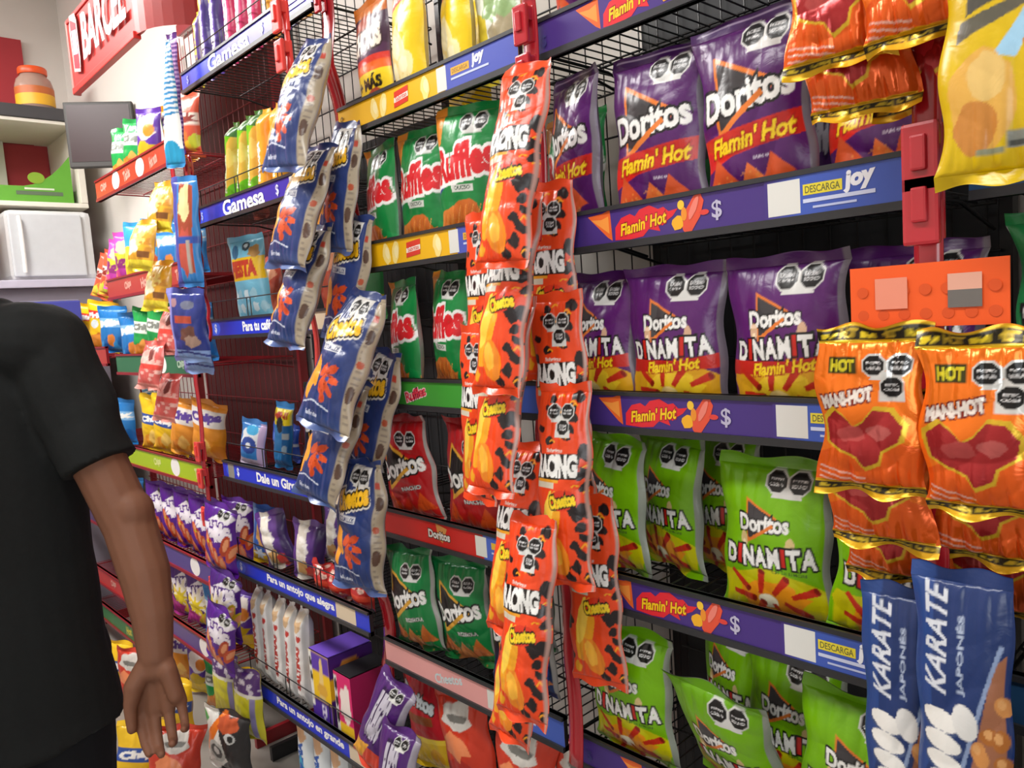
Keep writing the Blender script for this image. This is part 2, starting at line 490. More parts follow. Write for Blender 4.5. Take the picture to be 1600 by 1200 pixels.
def hang(key, top, yaw=0, lean=0, roll=0, label=None, group=None, v=0, scale=(1, 1, 1), **kw):
    """hangs a pack by the middle of its top edge"""
    H = KINDS[key]['art'].H / 1000 * scale[2]
    from mathutils import Euler
    d = Euler((R(lean), R(roll), R(yaw))).to_matrix() @ Vector((0, 0, H))
    return bag(key, (top[0] - d.x, top[1] - d.y, top[2] - d.z), yaw, lean, roll, label, group, v, scale, **kw)
def obstacle(a, b, deck=False):
    vs = [(x, y, z) for x in (a[0], b[0]) for y in (a[1], b[1]) for z in (a[2], b[2])]
    fs = [(0, 1, 3, 2), (4, 6, 7, 5), (0, 4, 5, 1), (2, 3, 7, 6), (0, 2, 6, 4), (1, 5, 7, 3)]
    t = BVHTree.FromPolygons(vs, fs); PLACED.append((t, np.array(a), np.array(b)) + ((1,) if deck else ()))
# ------------------------------------------------------------------ the prints
YEL, WHT, BLK, SIL = '#f4c81e', '#eeeeea', '#121212', '#c9c9c6'
def doritos_mark(a, cx, cy, w, tri='#3d3a3c', rot=6, edge='#e07a2e', word=WHT):
    h = w * .62
    a.poly([(cx - w * .36, cy + h * .70), (cx - w * .34, cy - h * .62), (cx + w * .40, cy + h * .08)], edge)
    a.poly([(cx - w * .33, cy + h * .60), (cx - w * .31, cy - h * .50), (cx + w * .31, cy + h * .07)], tri)
    a.text('Doritos', cx, cy, word, w=w, h=w * .27, rot=rot, bold=.035, out=((.11, '#171717'),))
    a.line([(cx - w * .33, cy - h * .52), (cx - w * .26, cy - h * .50), (cx + w * .20, cy - h * .02)], w * .06, edge)
def flame(a, cx, cy, w, rot=8):
    a.text("Flamin' Hot", cx, cy, '#f6d31f', w=w, h=w * .17, rot=rot, shear=.35, bold=.03, out=((.10, '#a81a12'),))

# purple bag with a red band
A = Art(180, 268, '#531a63'); A.back = lin('#8d8790')
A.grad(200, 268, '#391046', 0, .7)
A.seals(120, 236, 17)
doritos_mark(A, 88, 158, 146)
A.poly([(0, 66), (40, 76), (180, 92), (180, 126), (90, 116), (0, 108)], '#c6261b').poly([(0, 60), (60, 78), (0, 96)], '#e02a1c')
flame(A, 92, 99, 140, 5)
A.text('SABOR', 108, 70, '#d9cfe0', w=26, h=4)
for i, (x, y, r_) in enumerate([(34, 46, 34), (92, 30, 36), (128, 48, 26), (24, 14, 30)]):
    A.poly([(x - r_, y - r_ * .7), (x + r_, y - r_ * .2), (x - r_ * .2, y + r_)], ('#d9572a', '#e87337')[i % 2])
A.speckle(5, 2, 130, 56, '#f09a4a', 40, 3, 3)
A.rect(0, 254, 180, 268, '#3c1453').rect(10, 258, 170, 259.5, '#a796b4').rect(10, 262, 170, 263, '#a796b4')
A.rect(172, 0, 180, 268, '#77707c')
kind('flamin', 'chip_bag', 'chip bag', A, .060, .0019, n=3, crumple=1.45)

def dinamita(bg, dark, H, burst):
    a = Art(188, H, bg); a.back = lin('#8e918c')
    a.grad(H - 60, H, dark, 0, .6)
    a.seals(124, H - 34, 17)
    a.poly(blob(94, 44, 92, 46, 5, 22, .12), burst[0]).poly(blob(92, 38, 60, 32, 8, 22, .2), burst[1]).ell(88, 34, 17, 12, burst[2])
    for x, y, ro in [(40, 62, -40), (150, 56, 22), (80, 64, 80), (112, 62, 50), (44, 36, -6), (134, 28, -25), (70, 14, 60), (104, 12, -70)]:
        c, s_ = math.cos(R(ro)), math.sin(R(ro)); l, t = 20, 6.5
        a.poly([(x + dx * c - dy * s_, y + dx * s_ + dy * c) for dx, dy in ((-l, -t * .6), (l, -t), (l, t), (-l, t * .6))], '#c8301c').ell(x + l * c, y + l * s_, 4, t, '#8d1d10', ro)
    doritos_mark(a, 88, 148 + (H - 235) * .5, 86, rot=3)
    for x in (52, 134): a.ell(x, 130, 7, 13, '#f0c69a', al=.75).ell(x, 122, 4, 7, '#fbe8c4', al=.8)
    a.letters('DINAMITA', 94, 107, 27, 158, WHT, BLK, {1: '#c9241c', 5: '#c9241c'}, rot=4)
    return a
A = dinamita('#571a66', '#3a1150', 238, ('#e0a51e', '#f0c82a', '#f6d98a'))
A.poly([(0, 66), (188, 76), (188, 100), (120, 88), (0, 88)], '#c2261c'); flame(A, 100, 80, 104, 5)
A.rect(180, 0, 188, 238, '#6f6672')
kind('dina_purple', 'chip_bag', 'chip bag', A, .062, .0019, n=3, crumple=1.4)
A = dinamita('#76b404', '#4f8a02', 256, ('#c9c40a', '#f09a1c', '#f8f0d0'))
A.text('CHILE LIMÓN', 130, 87, '#4d6a2a', w=56, h=6)
A.rect(180, 0, 188, 256, '#8f968a')
kind('dina_lime', 'chip_bag', 'chip bag', A, .062, .0019, n=3, crumple=1.5)

# green ridged-potato bag
A = Art(172, 262, '#12843f'); A.back = lin('#b9beb8')
A.poly([(0, 262), (34, 262), (20, 190), (0, 180)], '#e08a2c')
A.seals(112, 226, 17)
A.poly([(0, 96), (30, 112), (60, 128), (100, 134), (140, 130), (172, 138), (172, 128), (130, 120), (90, 122), (50, 112), (0, 84)], '#22408f')
A.poly([(0, 98), (30, 114), (60, 131), (100, 137), (140, 133), (172, 141), (172, 136), (130, 127), (90, 129), (50, 119), (0, 90)], '#e9e9e6')
A.text('Ruffles', 86, 152, '#d8242c', w=154, h=62, rot=7, bold=.05, out=((.13, '#f2f2ee'),))
A.rect(60, 92, 118, 106, '#cfd3cb').text('QUESO', 89, 99, '#2a4a35', w=42, h=8)
for i, (x, y, rx, ry, ro) in enumerate([(36, 30, 46, 30, 25), (96, 42, 42, 34, -20), (140, 22, 40, 26, 15), (70, 12, 50, 18, 0)]):
    a_ = blob(x, y, rx, ry, 40 + i, 16, .12, ro); A.poly(a_, ('#e08236', '#d06c26')[i % 2])
    for k in range(-3, 4): A.line([(x + k * 9 - 10, y - ry * .7), (x + k * 9 + 10, y + ry * .7)], 1.6, ('#c05f20', '#f0a050')[k % 2])
A.poly([(120, 0), (172, 0), (172, 50), (150, 60)], '#17944a')
kind('ruffles', 'potato_chip_bag', 'chip bag', A, .060, .0022, n=3, crumple=1.4)

def nacho(bg, dark, sub, low, H=258, tri='#1a1516'):
    a = Art(190, H, bg); a.back = lin('#9a9a98')
    a.grad(0, 90, low[0], .9, .0)
    for i, (x, y, r_) in enumerate([(40, 40, 34), (100, 26, 38), (150, 44, 32), (70, 8, 30)]):
        a.poly([(x - r_, y - r_ * .6), (x + r_, y - r_ * .3), (x - r_ * .1, y + r_)], low[1 + i % 2])
    a.speckle(5, 2, 180, 60, low[2], 40, 3, 3, .6)
    a.seals(122, H - 56, 18)
    doritos_mark(a, 92, H - 122, 156, tri, 10, '#d8a032')
    a.text(sub, 122, H - 172, '#d2d2ce', w=62, h=9, rot=6, bold=.03, out=((.1, '#4a4a48'),))
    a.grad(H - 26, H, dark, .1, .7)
    a.rect(182, 0, 190, H, '#a09c98')
    return a
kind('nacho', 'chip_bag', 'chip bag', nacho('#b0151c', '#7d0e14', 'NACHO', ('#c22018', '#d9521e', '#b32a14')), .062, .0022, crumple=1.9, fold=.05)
kind('pizza', 'chip_bag', 'chip bag', nacho('#157f40', '#0c5a2c', 'PIZZEROLA', ('#1c7a3a', '#c46a30', '#d98a4a')), .064, .0022, crumple=2.0)
A = nacho('#15161c', '#0b0b0e', 'INCÓGNITA', ('#24407c', '#c07a44', '#a86434')); A.poly([(96, 20), (170, 30), (180, 96), (110, 80)], '#27468e')
kind('black', 'chip_bag', 'chip bag', A, .05, .0026, n=1)

# yellow potato-chip bags
A = Art(165, 285, '#f0cb0e'); A.back = lin('#d8c890')
A.poly([(40, 190), (128, 206), (122, 246), (36, 232)], '#c92a22').text('Sabritas', 82, 218, WHT, w=82, h=24, rot=9, bold=.03)
for i, (x, y, rx, ry, ro) in enumerate([(84, 104, 38, 52, 20), (60, 64, 40, 30, -20), (112, 70, 34, 28, 30)]):
    A.poly(blob(x, y, rx, ry, 60 + i, 16, .1, ro), ('#f3e3a4', '#ecd487')[i % 2]); A.poly(blob(x - 6, y + 6, rx * .6, ry * .6, 70 + i, 12, .15, ro), '#f7edc2')
A.speckle(10, 10, 155, 60, '#d8a80c', 26, 3, 5)
kind('lays', 'potato_chip_bag', 'chip bag', A, .06, .0026)
A = Art(180, 270, '#dfe3d6'); A.back = lin('#c8ccbf')
A.poly([(0, 0), (60, 0), (70, 120), (0, 150)], '#d9c33a').poly(blob(110, 150, 54, 60, 3, 14, .25), '#8fae72').poly(blob(120, 70, 50, 46, 4, 14, .25), '#a99c7c').poly(blob(90, 210, 60, 30, 6, 14, .2), '#f4f6f0')
A.seals(120, 226, 14)
kind('limon', 'potato_chip_bag', 'chip bag', A, .06, .0026, n=1, crumple=1.5)
A = Art(160, 268, '#4a2346'); A.back = lin('#7a5a3a')
A.rect(0, 215, 160, 268, '#b8641e').poly([(0, 168), (160, 150), (160, 220), (0, 232)], '#391a34').ell(60, 205, 44, 20, '#9a3f22', 10)
A.text('CHOKIS', 82, 170, '#e9dccb', w=120, h=42, rot=4, bold=.06, out=((.14, '#2a0f14'),))
A.rect(0, 84, 160, 132, '#cf2f1d').rect(0, 100, 160, 118, '#e2641c').rect(0, 36, 160, 98, '#f0cd1b')
A.text('¡+ MÁS', 80, 74, '#16120a', w=110, h=34, bold=.06).text('CHOCOLATE', 96, 48, '#3a2a10', w=70, h=9)
A.rect(0, 0, 160, 34, '#4b2360').poly(blob(108, 22, 46, 38, 9, 14, .12), '#b1492f').text('M', 108, 20, '#d9b3a3', h=18)
kind('chokis', 'cookie_pouch', 'cookie pouch', A, .05, .0028, n=1)

# slim orange bag, spotted like a cheetah
A = Art(112, 345, '#e8471a'); A.back = lin('#c9bfb8')
g_ = np.random.default_rng(4)
for i in range(84):
    x, y = g_.uniform(0, 112), g_.uniform(18, 325)
    if (16 < x < 84 and 40 < y < 235) or (y > 235 and i % 3): continue
    A.poly(blob(x, y, g_.uniform(5, 10), g_.uniform(6, 12), i, 10, .25, g_.uniform(0, 90)), ('#20181a', '#2a1c1a', '#e8a31c')[i % 3 if i % 4 == 0 else 0])
for i in range(14):
    x, y = g_.uniform(6, 106), g_.uniform(20, 325); A.line([(x, y), (x + 6, y + g_.uniform(3, 9)), (x + 13, y + g_.uniform(-3, 5))], 2.6, '#f2a21e')
A.seals(58, 296, 13, 3)
A.text('Sabritas', 50, 232, '#e8d8d0', w=34, h=6)
A.poly([(4, 182), (94, 186), (98, 228), (6, 224)], '#1d1817').text('RACING', 51, 206, WHT, w=84, h=33, rot=2, bold=.06)
A.rect(10, 168, 52, 178, '#d3c9b2').rect(10, 178, 60, 183, '#e39a22')
for i, (x, y, rx, ry, ro, c) in enumerate([(38, 104, 20, 62, -14, '#f0a522'), (34, 120, 12, 44, -14, '#f8cf4a'), (52, 56, 22, 36, 14, '#ee8a22'), (48, 62, 11, 24, 14, '#f6b53c')]):
    A.poly(blob(x, y, rx, ry, 90 + i, 16, .1, ro), c)
A.ell(66, 150, 28, 17, '#d9361a', 12).text('Cheetos', 66, 150, '#f7d52a', w=50, h=20, rot=12, bold=.05, out=((.15, '#1a1410'),))
A.rect(106.5, 0, 112, 345, '#b9948a')
kind('racing', 'cheese_puff_bag', 'chip bag', A, .050, .0018, n=3, crumple=1.6, pinch=.12)

# blue bag of cheese puffs
A = Art(180, 300, '#27396f'); A.back = lin('#b8ab98')
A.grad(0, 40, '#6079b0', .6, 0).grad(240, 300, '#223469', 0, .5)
A.poly([(50, 286), (140, 282), (132, 240), (60, 250)], '#d7d6d2').seals(98, 262, 17)
A.text('Cheetos', 78, 214, '#f0b81e', w=116, h=42, rot=14, bold=.05, out=((.20, '#d9d5cb'), (.13, '#16120e')))
A.rect(34, 158, 104, 174, '#d0d2d6').text('COLMILLOS', 69, 166, '#33406e', w=62, h=10)
for i, (x, y, rx, ry, ro) in enumerate([(44, 116, 15, 34, 20), (30, 90, 14, 36, -10)]):
    A.poly(blob(x, y, rx, ry, 20 + i, 14, .1, ro), '#f0a030')
for i, (x, y, rx, ry, ro) in enumerate([(84, 92, 24, 15, 70), (100, 124, 22, 9, 20), (112, 104, 20, 8, -5), (108, 82, 20, 8, -30), (74, 120, 15, 9, 60), (88, 68, 14, 8, -60)]):
    A.poly(blob(x, y, rx, ry, 30 + i, 14, .14, ro), ('#d65428', '#c04620')[i % 2])
A.speckle(66, 60, 126, 136, '#8f3018', 12, 4, 8, .7).poly(blob(96, 104, 8, 5, 3, 10, .3), '#3a4f94')
A.line([(10, 46), (60, 56), (120, 44)], 3, '#c9d0e0').text('Sabritas', 60, 30, '#d6dcec', w=50, h=9)
A.rect(156, 8, 180, 292, '#a2957f')
for y in range(30, 280, 13): A.rect(160, y, 160 + 15 * abs(math.sin(y)), y + 5, '#85796a')
A.ell(166, 208, 9, 16, '#4a3328').ell(166, 88, 9, 18, '#52392c').rect(157, 240, 170, 254, '#a53a2a').ell(165, 150, 8, 8, '#a5482a')
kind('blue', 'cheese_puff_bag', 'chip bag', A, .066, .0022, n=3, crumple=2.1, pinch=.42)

# orange foil sachets
A = Art(118, 205, '#f57a1c'); A.back = lin('#e8641a')
A.poly([(0, 0), (118, 0), (118, 60), (60, 80), (0, 50)], '#e8601a')
A.rect(0, 186, 118, 205, '#26200e').rect(0, 184, 118, 187.5, '#e6bb22').rect(0, 202, 118, 205, '#d9b01f')
for i in range(5): A.text(('MANÍ', 'HOT')[i % 2], 14 + i * 23, 194.5, ('#e9cf2a', '#bda028')[i % 2], w=18, h=9, bold=.05)
A.seals(80, 158, 12.5, 3)
A.rect(16, 148, 48, 168, '#3d3a12').text('HOT', 32, 158, '#d9cf2a', w=26, h=13, bold=.05)
A.text('MANI-HOT', 36, 119, '#efe6dc', w=60, h=14, rot=13, shear=.2, bold=.06, out=((.16, '#7c2a20'),))
p_ = [(8, 92), (22, 104), (34, 96), (44, 84), (54, 90), (66, 106), (84, 104), (96, 88), (92, 70), (74, 58), (70, 44), (54, 36), (46, 50), (30, 56), (12, 66)]
A.poly([(50 + (x - 50) * 1.12, 70 + (y - 70) * 1.14) for x, y in p_], '#d9b22a').poly(p_, '#a5282a').poly(blob(40, 76, 18, 10, 3, 12, .2), '#b84a48').poly(blob(70, 80, 14, 9, 5, 12, .2), '#bb5a56')
for k in range(4): A.line([(4, 34 - k * 7), (54, 22 - k * 7)], 2.4, '#f0b3a0')
A.rect(0, 6, 118, 13, '#2d250f').rect(0, 0, 118, 6, '#e9b51f').rect(0, 13, 118, 15.5, '#e9b51f')
for i in range(5): A.text('MANÍ', 14 + i * 23, 9.5, '#c9ae2a', w=18, h=4.5)
kind('sachet', 'nut_sachet', 'snack sachet', A, .03, .0015, n=3, mat=FOIL, crumple=2.3, top=.019, bot=.014)

A = Art(120, 285, '#d2b006'); A.back = lin('#b8a020')
A.poly([(22, 150), (100, 176), (104, 226), (26, 200)], '#4a4840').text('CHIPS', 64, 190, '#8f8c82', w=64, h=22, rot=16, bold=.06)
A.poly([(78, 168), (106, 176), (108, 236), (80, 230)], '#bdb8ad').rect(92, 206, 104, 220, '#3b3a36')
A.poly([(14, 128), (76, 150), (78, 160), (16, 146)], '#5a5648').poly([(48, 112), (86, 166), (98, 168), (66, 106)], '#9cc7e0').ell(84, 124, 11, 18, '#c98a3a', -20)
A.poly(blob(38, 74, 30, 46, 2, 22, .07, 4), '#d9a648').poly(blob(32, 52, 20, 24, 5, 18, .1), '#c58238').poly(blob(42, 94, 16, 22, 7, 18, .1), '#dcb86c')
A.rect(60, 30, 114, 44, '#86887e').rect(62, 32, 112, 36, '#4a4c48').rect(34, 26, 58, 32, '#8b8d70').speckle(84, 60, 118, 100, '#a8a81a', 12, 6, 2)
kind('yellowbag', 'chip_bag', 'chip bag', A, .042, .0017, n=1, crumple=1.8)

# slim blue peanut bags, lettering running up the side
A = Art(122, 330, '#172f63'); A.back = lin('#1a2f60')
A.poly([(0, 330), (30, 330), (24, 120), (0, 60)], '#24427f')
A.text('KARATE', 32, 254, '#cdd1d8', w=116, h=27, rot=90, shear=.35, bold=.02)
A.text('JAPONÉS', 64, 240, '#a9b6cc', w=84, h=11, rot=90)
A.poly(blob(84, 40, 44, 72, 3, 18, .12), '#b9783c')
A.poly([(70, 90), (104, 236), (116, 246), (116, 40), (86, 40)], '#a86a3a', .8).line([(66, 118), (110, 256)], 5, '#8496b8')
g_ = np.random.default_rng(11)
for i in range(46):
    x, y = 60 + g_.uniform(0, 56), 2 + g_.uniform(0, 200)
    if y > 100 and x < 70 + (y - 100) * .32: continue
    A.ell(x, y, 9, 12, ('#a86428', '#c9884a', '#b87838')[i % 3], g_.uniform(0, 90)).ell(x - 2, y + 3, 4.5, 6, '#d69c60', 20)
for i, (x, y, rx, ry) in enumerate([(38, 166, 25, 12), (40, 142, 26, 11.5), (42, 119, 25, 11), (44, 98, 22, 10)]):
    A.ell(x, y - 2, rx + 2, ry + 2.5, '#3d4d74', -8).ell(x, y, rx, ry, '#e4e2dc', -8)
A.ell(70, 170, 15, 20, '#d9d8d4', 25).poly([(24, 0), (58, 0), (54, 86), (30, 86)], '#7f95b8')
kind('karate', 'peanut_bag', 'snack bag', A, .045, .0018, n=2)

# ---- packs of the racks farther along
def takis(bg, logo, roll, low, W=160, H=240, word='Takis'):
    a = Art(W, H, bg); a.back = lin('#6b4a80')
    a.poly(blob(W * .52, H * .74, W * .42, H * .13, 5, 12, .3, 20), '#e9e4ec')
    a.text(word, W * .5, H * .62, '#efe9f2', w=W * .8, h=H * .22, rot=14, bold=.08, out=((.16, bg),))
    for i in range(7):
        x, y = W * (.16 + .13 * i), H * (.16 + .1 * ((i * 3) % 4)); c = roll[i % len(roll)]
        a.ell(x, y, W * .1, H * .16, c, 30 - 9 * i).ell(x + 3, y + 4, W * .05, H * .1, '#f0a070', 30 - 9 * i)
    a.ell(W * .3, H * .46, 9, 6, low)
    a.seals(W * .68, H * .88, W * .08)
    return a
kind('takis_p', 'rolled_chip_bag', 'chip bag', takis('#55198c', 0, ('#d0522a', '#e0683a', '#b8401e'), '#d8c020'), .055, .004, crumple=1.6)
A = takis('#4a1f7c', 0, ('#d8b81e', '#e8d23a', '#c9a818'), '#e8d020', word='TAKIS')
A.poly(star(80, 120, 30, 66, 9, 2), '#efe6d0').poly(star(70, 100, 20, 50, 8, 4), '#e8cf1e'); A.poly([(0, 0), (60, 0), (90, 60), (0, 90)], '#b03a8c')
kind('takis_y', 'rolled_chip_bag', 'chip bag', A, .05, .004, crumple=1.6)
A = Art(150, 250, '#c9c22a'); A.rect(0, 170, 150, 250, '#4f2a6e').speckle(0, 150, 150, 240, '#d6cfd8', 26, 8, 2, .8).rect(112, 0, 132, 170, '#8f86b0').rect(0, 160, 150, 172, '#d9d6c8')
kind('yelpur', 'corn_snack_bag', 'chip bag', A, .05, .004, crumple=1.4)
A = Art(190, 230, '#2b2a2c'); A.poly([(0, 230), (60, 230), (110, 60), (50, 0), (0, 0)], '#e8e8e2').poly([(0, 120), (90, 230), (104, 214), (10, 60)], '#ee7a1c').ell(62, 86, 44, 40, '#b9bdb8').ell(62, 86, 30, 26, '#4a4c4c').ell(64, 90, 16, 14, '#d8dad6').poly(blob(110, 190, 40, 26, 4), '#c4542a').ell(126, 150, 24, 17, '#d0d4d2').ell(130, 150, 12, 11, '#1f2222').poly([(0, 160), (30, 190), (0, 210)], '#3fa24a')
kind('blackwhite', 'popcorn_bag', 'chip bag', A, .06, .0036, n=1, crumple=1.5)

def plain_chip(W, H, bg, band, bandc, food, word, wc, ext=None, px=1.0):
    a = Art(W, H, bg, px)
    a.rect(0, H * band[0], W, H * band[1], bandc)
    for i in range(5):
        x, y = W * (.15 + .18 * i), H * (.14 + .07 * (i % 3)); a.poly(blob(x, y, W * .17, H * .12, 7 * i + len(word), 12, .2, 30 * i), food[i % len(food)])
    a.text(word, W / 2, H * (band[0] + band[1]) / 2, wc, w=W * .82, h=H * (band[1] - band[0]) * .62, rot=6, bold=.07)
    if ext: ext(a)
    return a
kind('chips_yel', 'potato_chip_bag', 'chip bag', plain_chip(170, 240, '#eec21c', (.50, .68), '#2c4f9e', ('#f0b43c', '#e89a2a', '#f6cf6a'), 'Chips', WHT), .058, .004, crumple=1.5)
kind('chips_orange', 'potato_chip_bag', 'chip bag', plain_chip(170, 230, '#e9972a', (.60, .86), '#e8e4de', ('#eaa53e', '#d98426', '#f2c060'), 'Chips', '#5a3f9a'), .058, .004, crumple=1.5)
kind('chips_green', 'potato_chip_bag', 'chip bag', plain_chip(150, 210, '#1c9a4a', (.52, .74), '#dfe6dc', ('#e08a2c', '#d87822', '#eea04a'), 'Chips', '#7a7f78', lambda a: a.rect(0, 0, 150, 60, '#df8a34')), .055, .004, crumple=1.5)
kind('chips_blue', 'corn_snack_bag', 'chip bag', plain_chip(170, 210, '#2277bd', (.55, .75), '#7fb5e0', ('#3a8fce', '#1c5fa4', '#e0863a'), 'Mix', WHT), .05, .0045)
kind('fritos', 'corn_snack_bag', 'chip bag', plain_chip(170, 235, '#f2bf1c', (.66, .80), '#d22e28', ('#e28a30', '#ea9c44', '#d0742a'), 'Fritos', WHT, lambda a: (a.ell(60, 130, 24, 20, '#cfd6d8'), a.poly(blob(90, 44, 80, 44, 3, 14, .15), '#e08c34'))), .06, .0045, n=1)
kind('runner', 'corn_snack_bag', 'chip bag', plain_chip(120, 220, '#d64fb4', (.30, .62), '#c9c83a', ('#e87a5a', '#d84a8c', '#b83a9c'), 'Rex', '#8a2a70', lambda a: a.poly(blob(60, 160, 40, 30, 3), '#e8c9a8')), .05, .005)
kind('snackred', 'corn_snack_bag', 'chip bag', plain_chip(120, 210, '#d8583c', (.45, .65), '#e9dccf', ('#e8c43a', '#c9d040', '#e07a3a'), 'Snak', '#8a2a22'), .05, .005)
A = Art(130, 240, '#3aa3dc'); A.poly([(0, 0), (70, 0), (96, 70), (60, 150), (0, 140)], '#f2c92a').ell(30, 120, 22, 24, '#f6d94a').poly([(40, 60), (120, 60), (86, 110)], '#cf5a20').ell(96, 160, 20, 30, '#d99a34').poly(blob(92, 212, 22, 12, 4), '#e0dcd0').rect(0, 0, 130, 22, '#e9e6dc').rect(100, 20, 130, 140, '#2f6f9a')
kind('bigmix', 'corn_snack_bag', 'chip bag', A, .05, .0045, n=1)
A = Art(130, 220, '#5a2f9c'); A.poly(blob(65, 150, 56, 50, 3), '#f0e8e2').ell(88, 138, 26, 26, '#e88a2a').rect(0, 0, 130, 60, '#e8c426').poly(blob(60, 70, 50, 26, 8), '#c8a81c')
kind('churri', 'corn_snack_bag', 'chip bag', A, .05, .0045, n=1)
A = Art(84, 400, '#2a86c0')
for y in range(150, 400, 16): A.poly([(0, y), (84, y + 9), (84, y + 17), (0, y + 8)], '#e9f3f6')
A.poly([(0, 60), (84, 60), (84, 170), (0, 150)], '#f4f7f6').ell(42, 46, 36, 40, '#1c9ac6')
kind('bluestripe', 'candy_strip_bag', 'snack bag', A, .03, .004, n=1, taper=.78)
A = Art(40, 360, '#5c2a7c')
for y in range(20, 340, 13): A.rect(0, y, 40, y + 5, '#c9a0cc')
kind('purplestripe', 'candy_strip_bag', 'snack bag', A, .018, .004, n=1)
A = Art(140, 170, '#e2a62c'); A.poly(blob(60, 110, 60, 40, 3), '#f0d878').speckle(5, 5, 130, 165, '#c8812a', 24, 9, 4, .7).rect(0, 0, 140, 34, '#f0dc3a').poly(blob(50, 70, 34, 26, 9), '#f4ecc8').rect(86, 40, 132, 60, '#7a4a1a')
kind('goldnut', 'nut_bag', 'snack bag', A, .05, .004, crumple=1.9, pinch=.4)
A = Art(130, 165, '#cf5a54'); A.poly(blob(60, 100, 58, 36, 3), '#eba49a').speckle(5, 5, 125, 160, '#f0c0b4', 20, 9, 4, .7).rect(0, 68, 130, 84, '#d84438').ell(84, 120, 14, 26, '#7a3f3a').rect(0, 0, 130, 20, '#e8968c')
kind('rednut', 'nut_bag', 'snack bag', A, .045, .004, crumple=1.9, pinch=.3)
A = Art(100, 330, '#2f7fc4'); A.rect(0, 0, 26, 330, '#4a4fa4').poly([(26, 60), (80, 40), (84, 300), (34, 310)], '#a5482e').poly(blob(54, 250, 22, 60, 3), '#e8d49a').poly(blob(52, 110, 22, 70, 4), '#c05040').rect(0, 130, 100, 150, '#2f4fa4').rect(60, 40, 72, 140, '#b0a49a')
kind('bluecone', 'wafer_bag', 'snack bag', A, .035, .0035, n=1)
A = Art(150, 220, '#2c3a86'); A.rect(0, 0, 150, 38, '#86a4d8').line([(0, 26), (75, 34), (150, 22)], 7, '#2c3a86').rect(36, 120, 110, 140, '#b0442e').poly(blob(90, 84, 36, 28, 3), '#6a4034').poly(blob(100, 66, 26, 18, 4), '#a88a7a').ell(34, 178, 15, 13, '#a8808a').ell(92, 172, 26, 13, '#6d7288').rect(0, 0, 22, 220, '#8f8fd8')
kind('navycookie', 'cookie_bag', 'cookie bag', A, .04, .0035, crumple=1.3)

# flow-packed biscuits
def packet(W, H, bg, word, wc, T, cell, key, name, ext=None, n=1, **kw):
    a = Art(W, H, bg); a.text(word, W / 2, H * .42, wc, w=H * .42, h=W * .34, rot=90, bold=.07)
    if ext: ext(a)
    kind(key, name, 'biscuit packet', a, T, cell, n=n, flat=True, top=.012, bot=.012, **kw)
packet(66, 280, '#5c3a9c', 'FLORENTINAS', WHT, .05, .003, 'emperador', 'biscuit_packet', lambda a: (a.poly(blob(30, 230, 26, 40, 3), '#e0b92e'), a.ell(44, 236, 16, 30, '#c98a4a'), a.rect(52, 0, 66, 280, '#3a2470')))
packet(64, 270, '#d83a74', 'ROLLO', WHT, .05, .003, 'pinkroll', 'biscuit_packet', lambda a: (a.ell(40, 232, 18, 24, '#e8b48a'), a.rect(52, 0, 64, 270, '#b82a5c')))
packet(40, 220, '#d8c81e', 'LIMÓN', '#5a3a80', .03, .003, 'yellowslim', 'biscuit_packet', lambda a: a.rect(30, 0, 40, 220, '#5c3a8c'))
packet(74, 265, '#6fbf12', 'HABANERAS', '#e8f2d0', .06, .003, 'greenroll', 'biscuit_packet', lambda a: (a.poly([(40, 60), (74, 90), (74, 230), (46, 200)], '#e0b040'), a.rect(0, 222, 74, 265, '#3a6a2c'), a.ell(30, 238, 16, 12, '#b9c4b0'), a.ell(58, 160, 14, 30, '#e8c860')))
packet(72, 250, '#f0a428', 'NARANJA', WHT, .05, .003, 'orangeroll', 'biscuit_packet')
packet(62, 330, '#ece9e6', 'SALTINAS', '#b8302c', .055, .003, 'whitecracker', 'cracker_packet', lambda a: (a.ell(30, 284, 22, 30, '#d8b48a'), a.poly(blob(34, 304, 22, 14, 4), '#e8dcc8'), a.poly(blob(40, 236, 10, 12, 7), '#c83a34'), a.poly(blob(26, 16, 18, 14, 9), '#c42a28'), a.rect(54, 0, 62, 330, '#c8c6c4')), n=2)
packet(80, 300, '#e8eef0', 'CREMA', '#2a5ab0', .055, .0035, 'bluewhite', 'cracker_packet', lambda a: (a.poly([(0, 0), (80, 0), (80, 60), (40, 130), (0, 60)], '#2a6ac8'), a.poly([(10, 90), (40, 150), (70, 90), (40, 130)], '#4ac0e0'), a.poly(blob(44, 230, 30, 40, 3), '#e0b48a'), a.ell(14, 180, 10, 26, '#3a3f48')))
A = Art(150, 290, '#7cc3de'); A.rect(0, 150, 150, 220, '#eec01e').text('FIESTA', 70, 186, '#c8402a', w=110, h=44, bold=.08)
for i in range(14): A.poly(blob(15 + (i % 5) * 30, 20 + (i // 5) * 44, 12, 16, i, 10, .3), ('#dceef4', '#a8d4e4')[i % 2])
A.ell(38, 240, 18, 22, '#2f6f96').ell(88, 254, 16, 14, '#35454c').ell(88, 256, 8, 7, '#d6e6ea').poly(blob(120, 236, 22, 20, 3), '#b98a4a').rect(0, 0, 12, 290, '#9fd0e2')
kind('animal', 'animal_biscuit_bag', 'biscuit packet', A, .06, .003, n=1)
A = Art(120, 240, '#c9523c'); A.poly(blob(60, 190, 56, 40, 3), '#e8a07a').rect(40, 150, 80, 190, '#cfc6b4').rect(50, 158, 70, 176, '#4a3f6a').poly(blob(80, 100, 40, 50, 6), '#d8644a')
kind('redmulti', 'cookie_bag', 'cookie bag', A, .06, .0035, n=2, crumple=1.8)
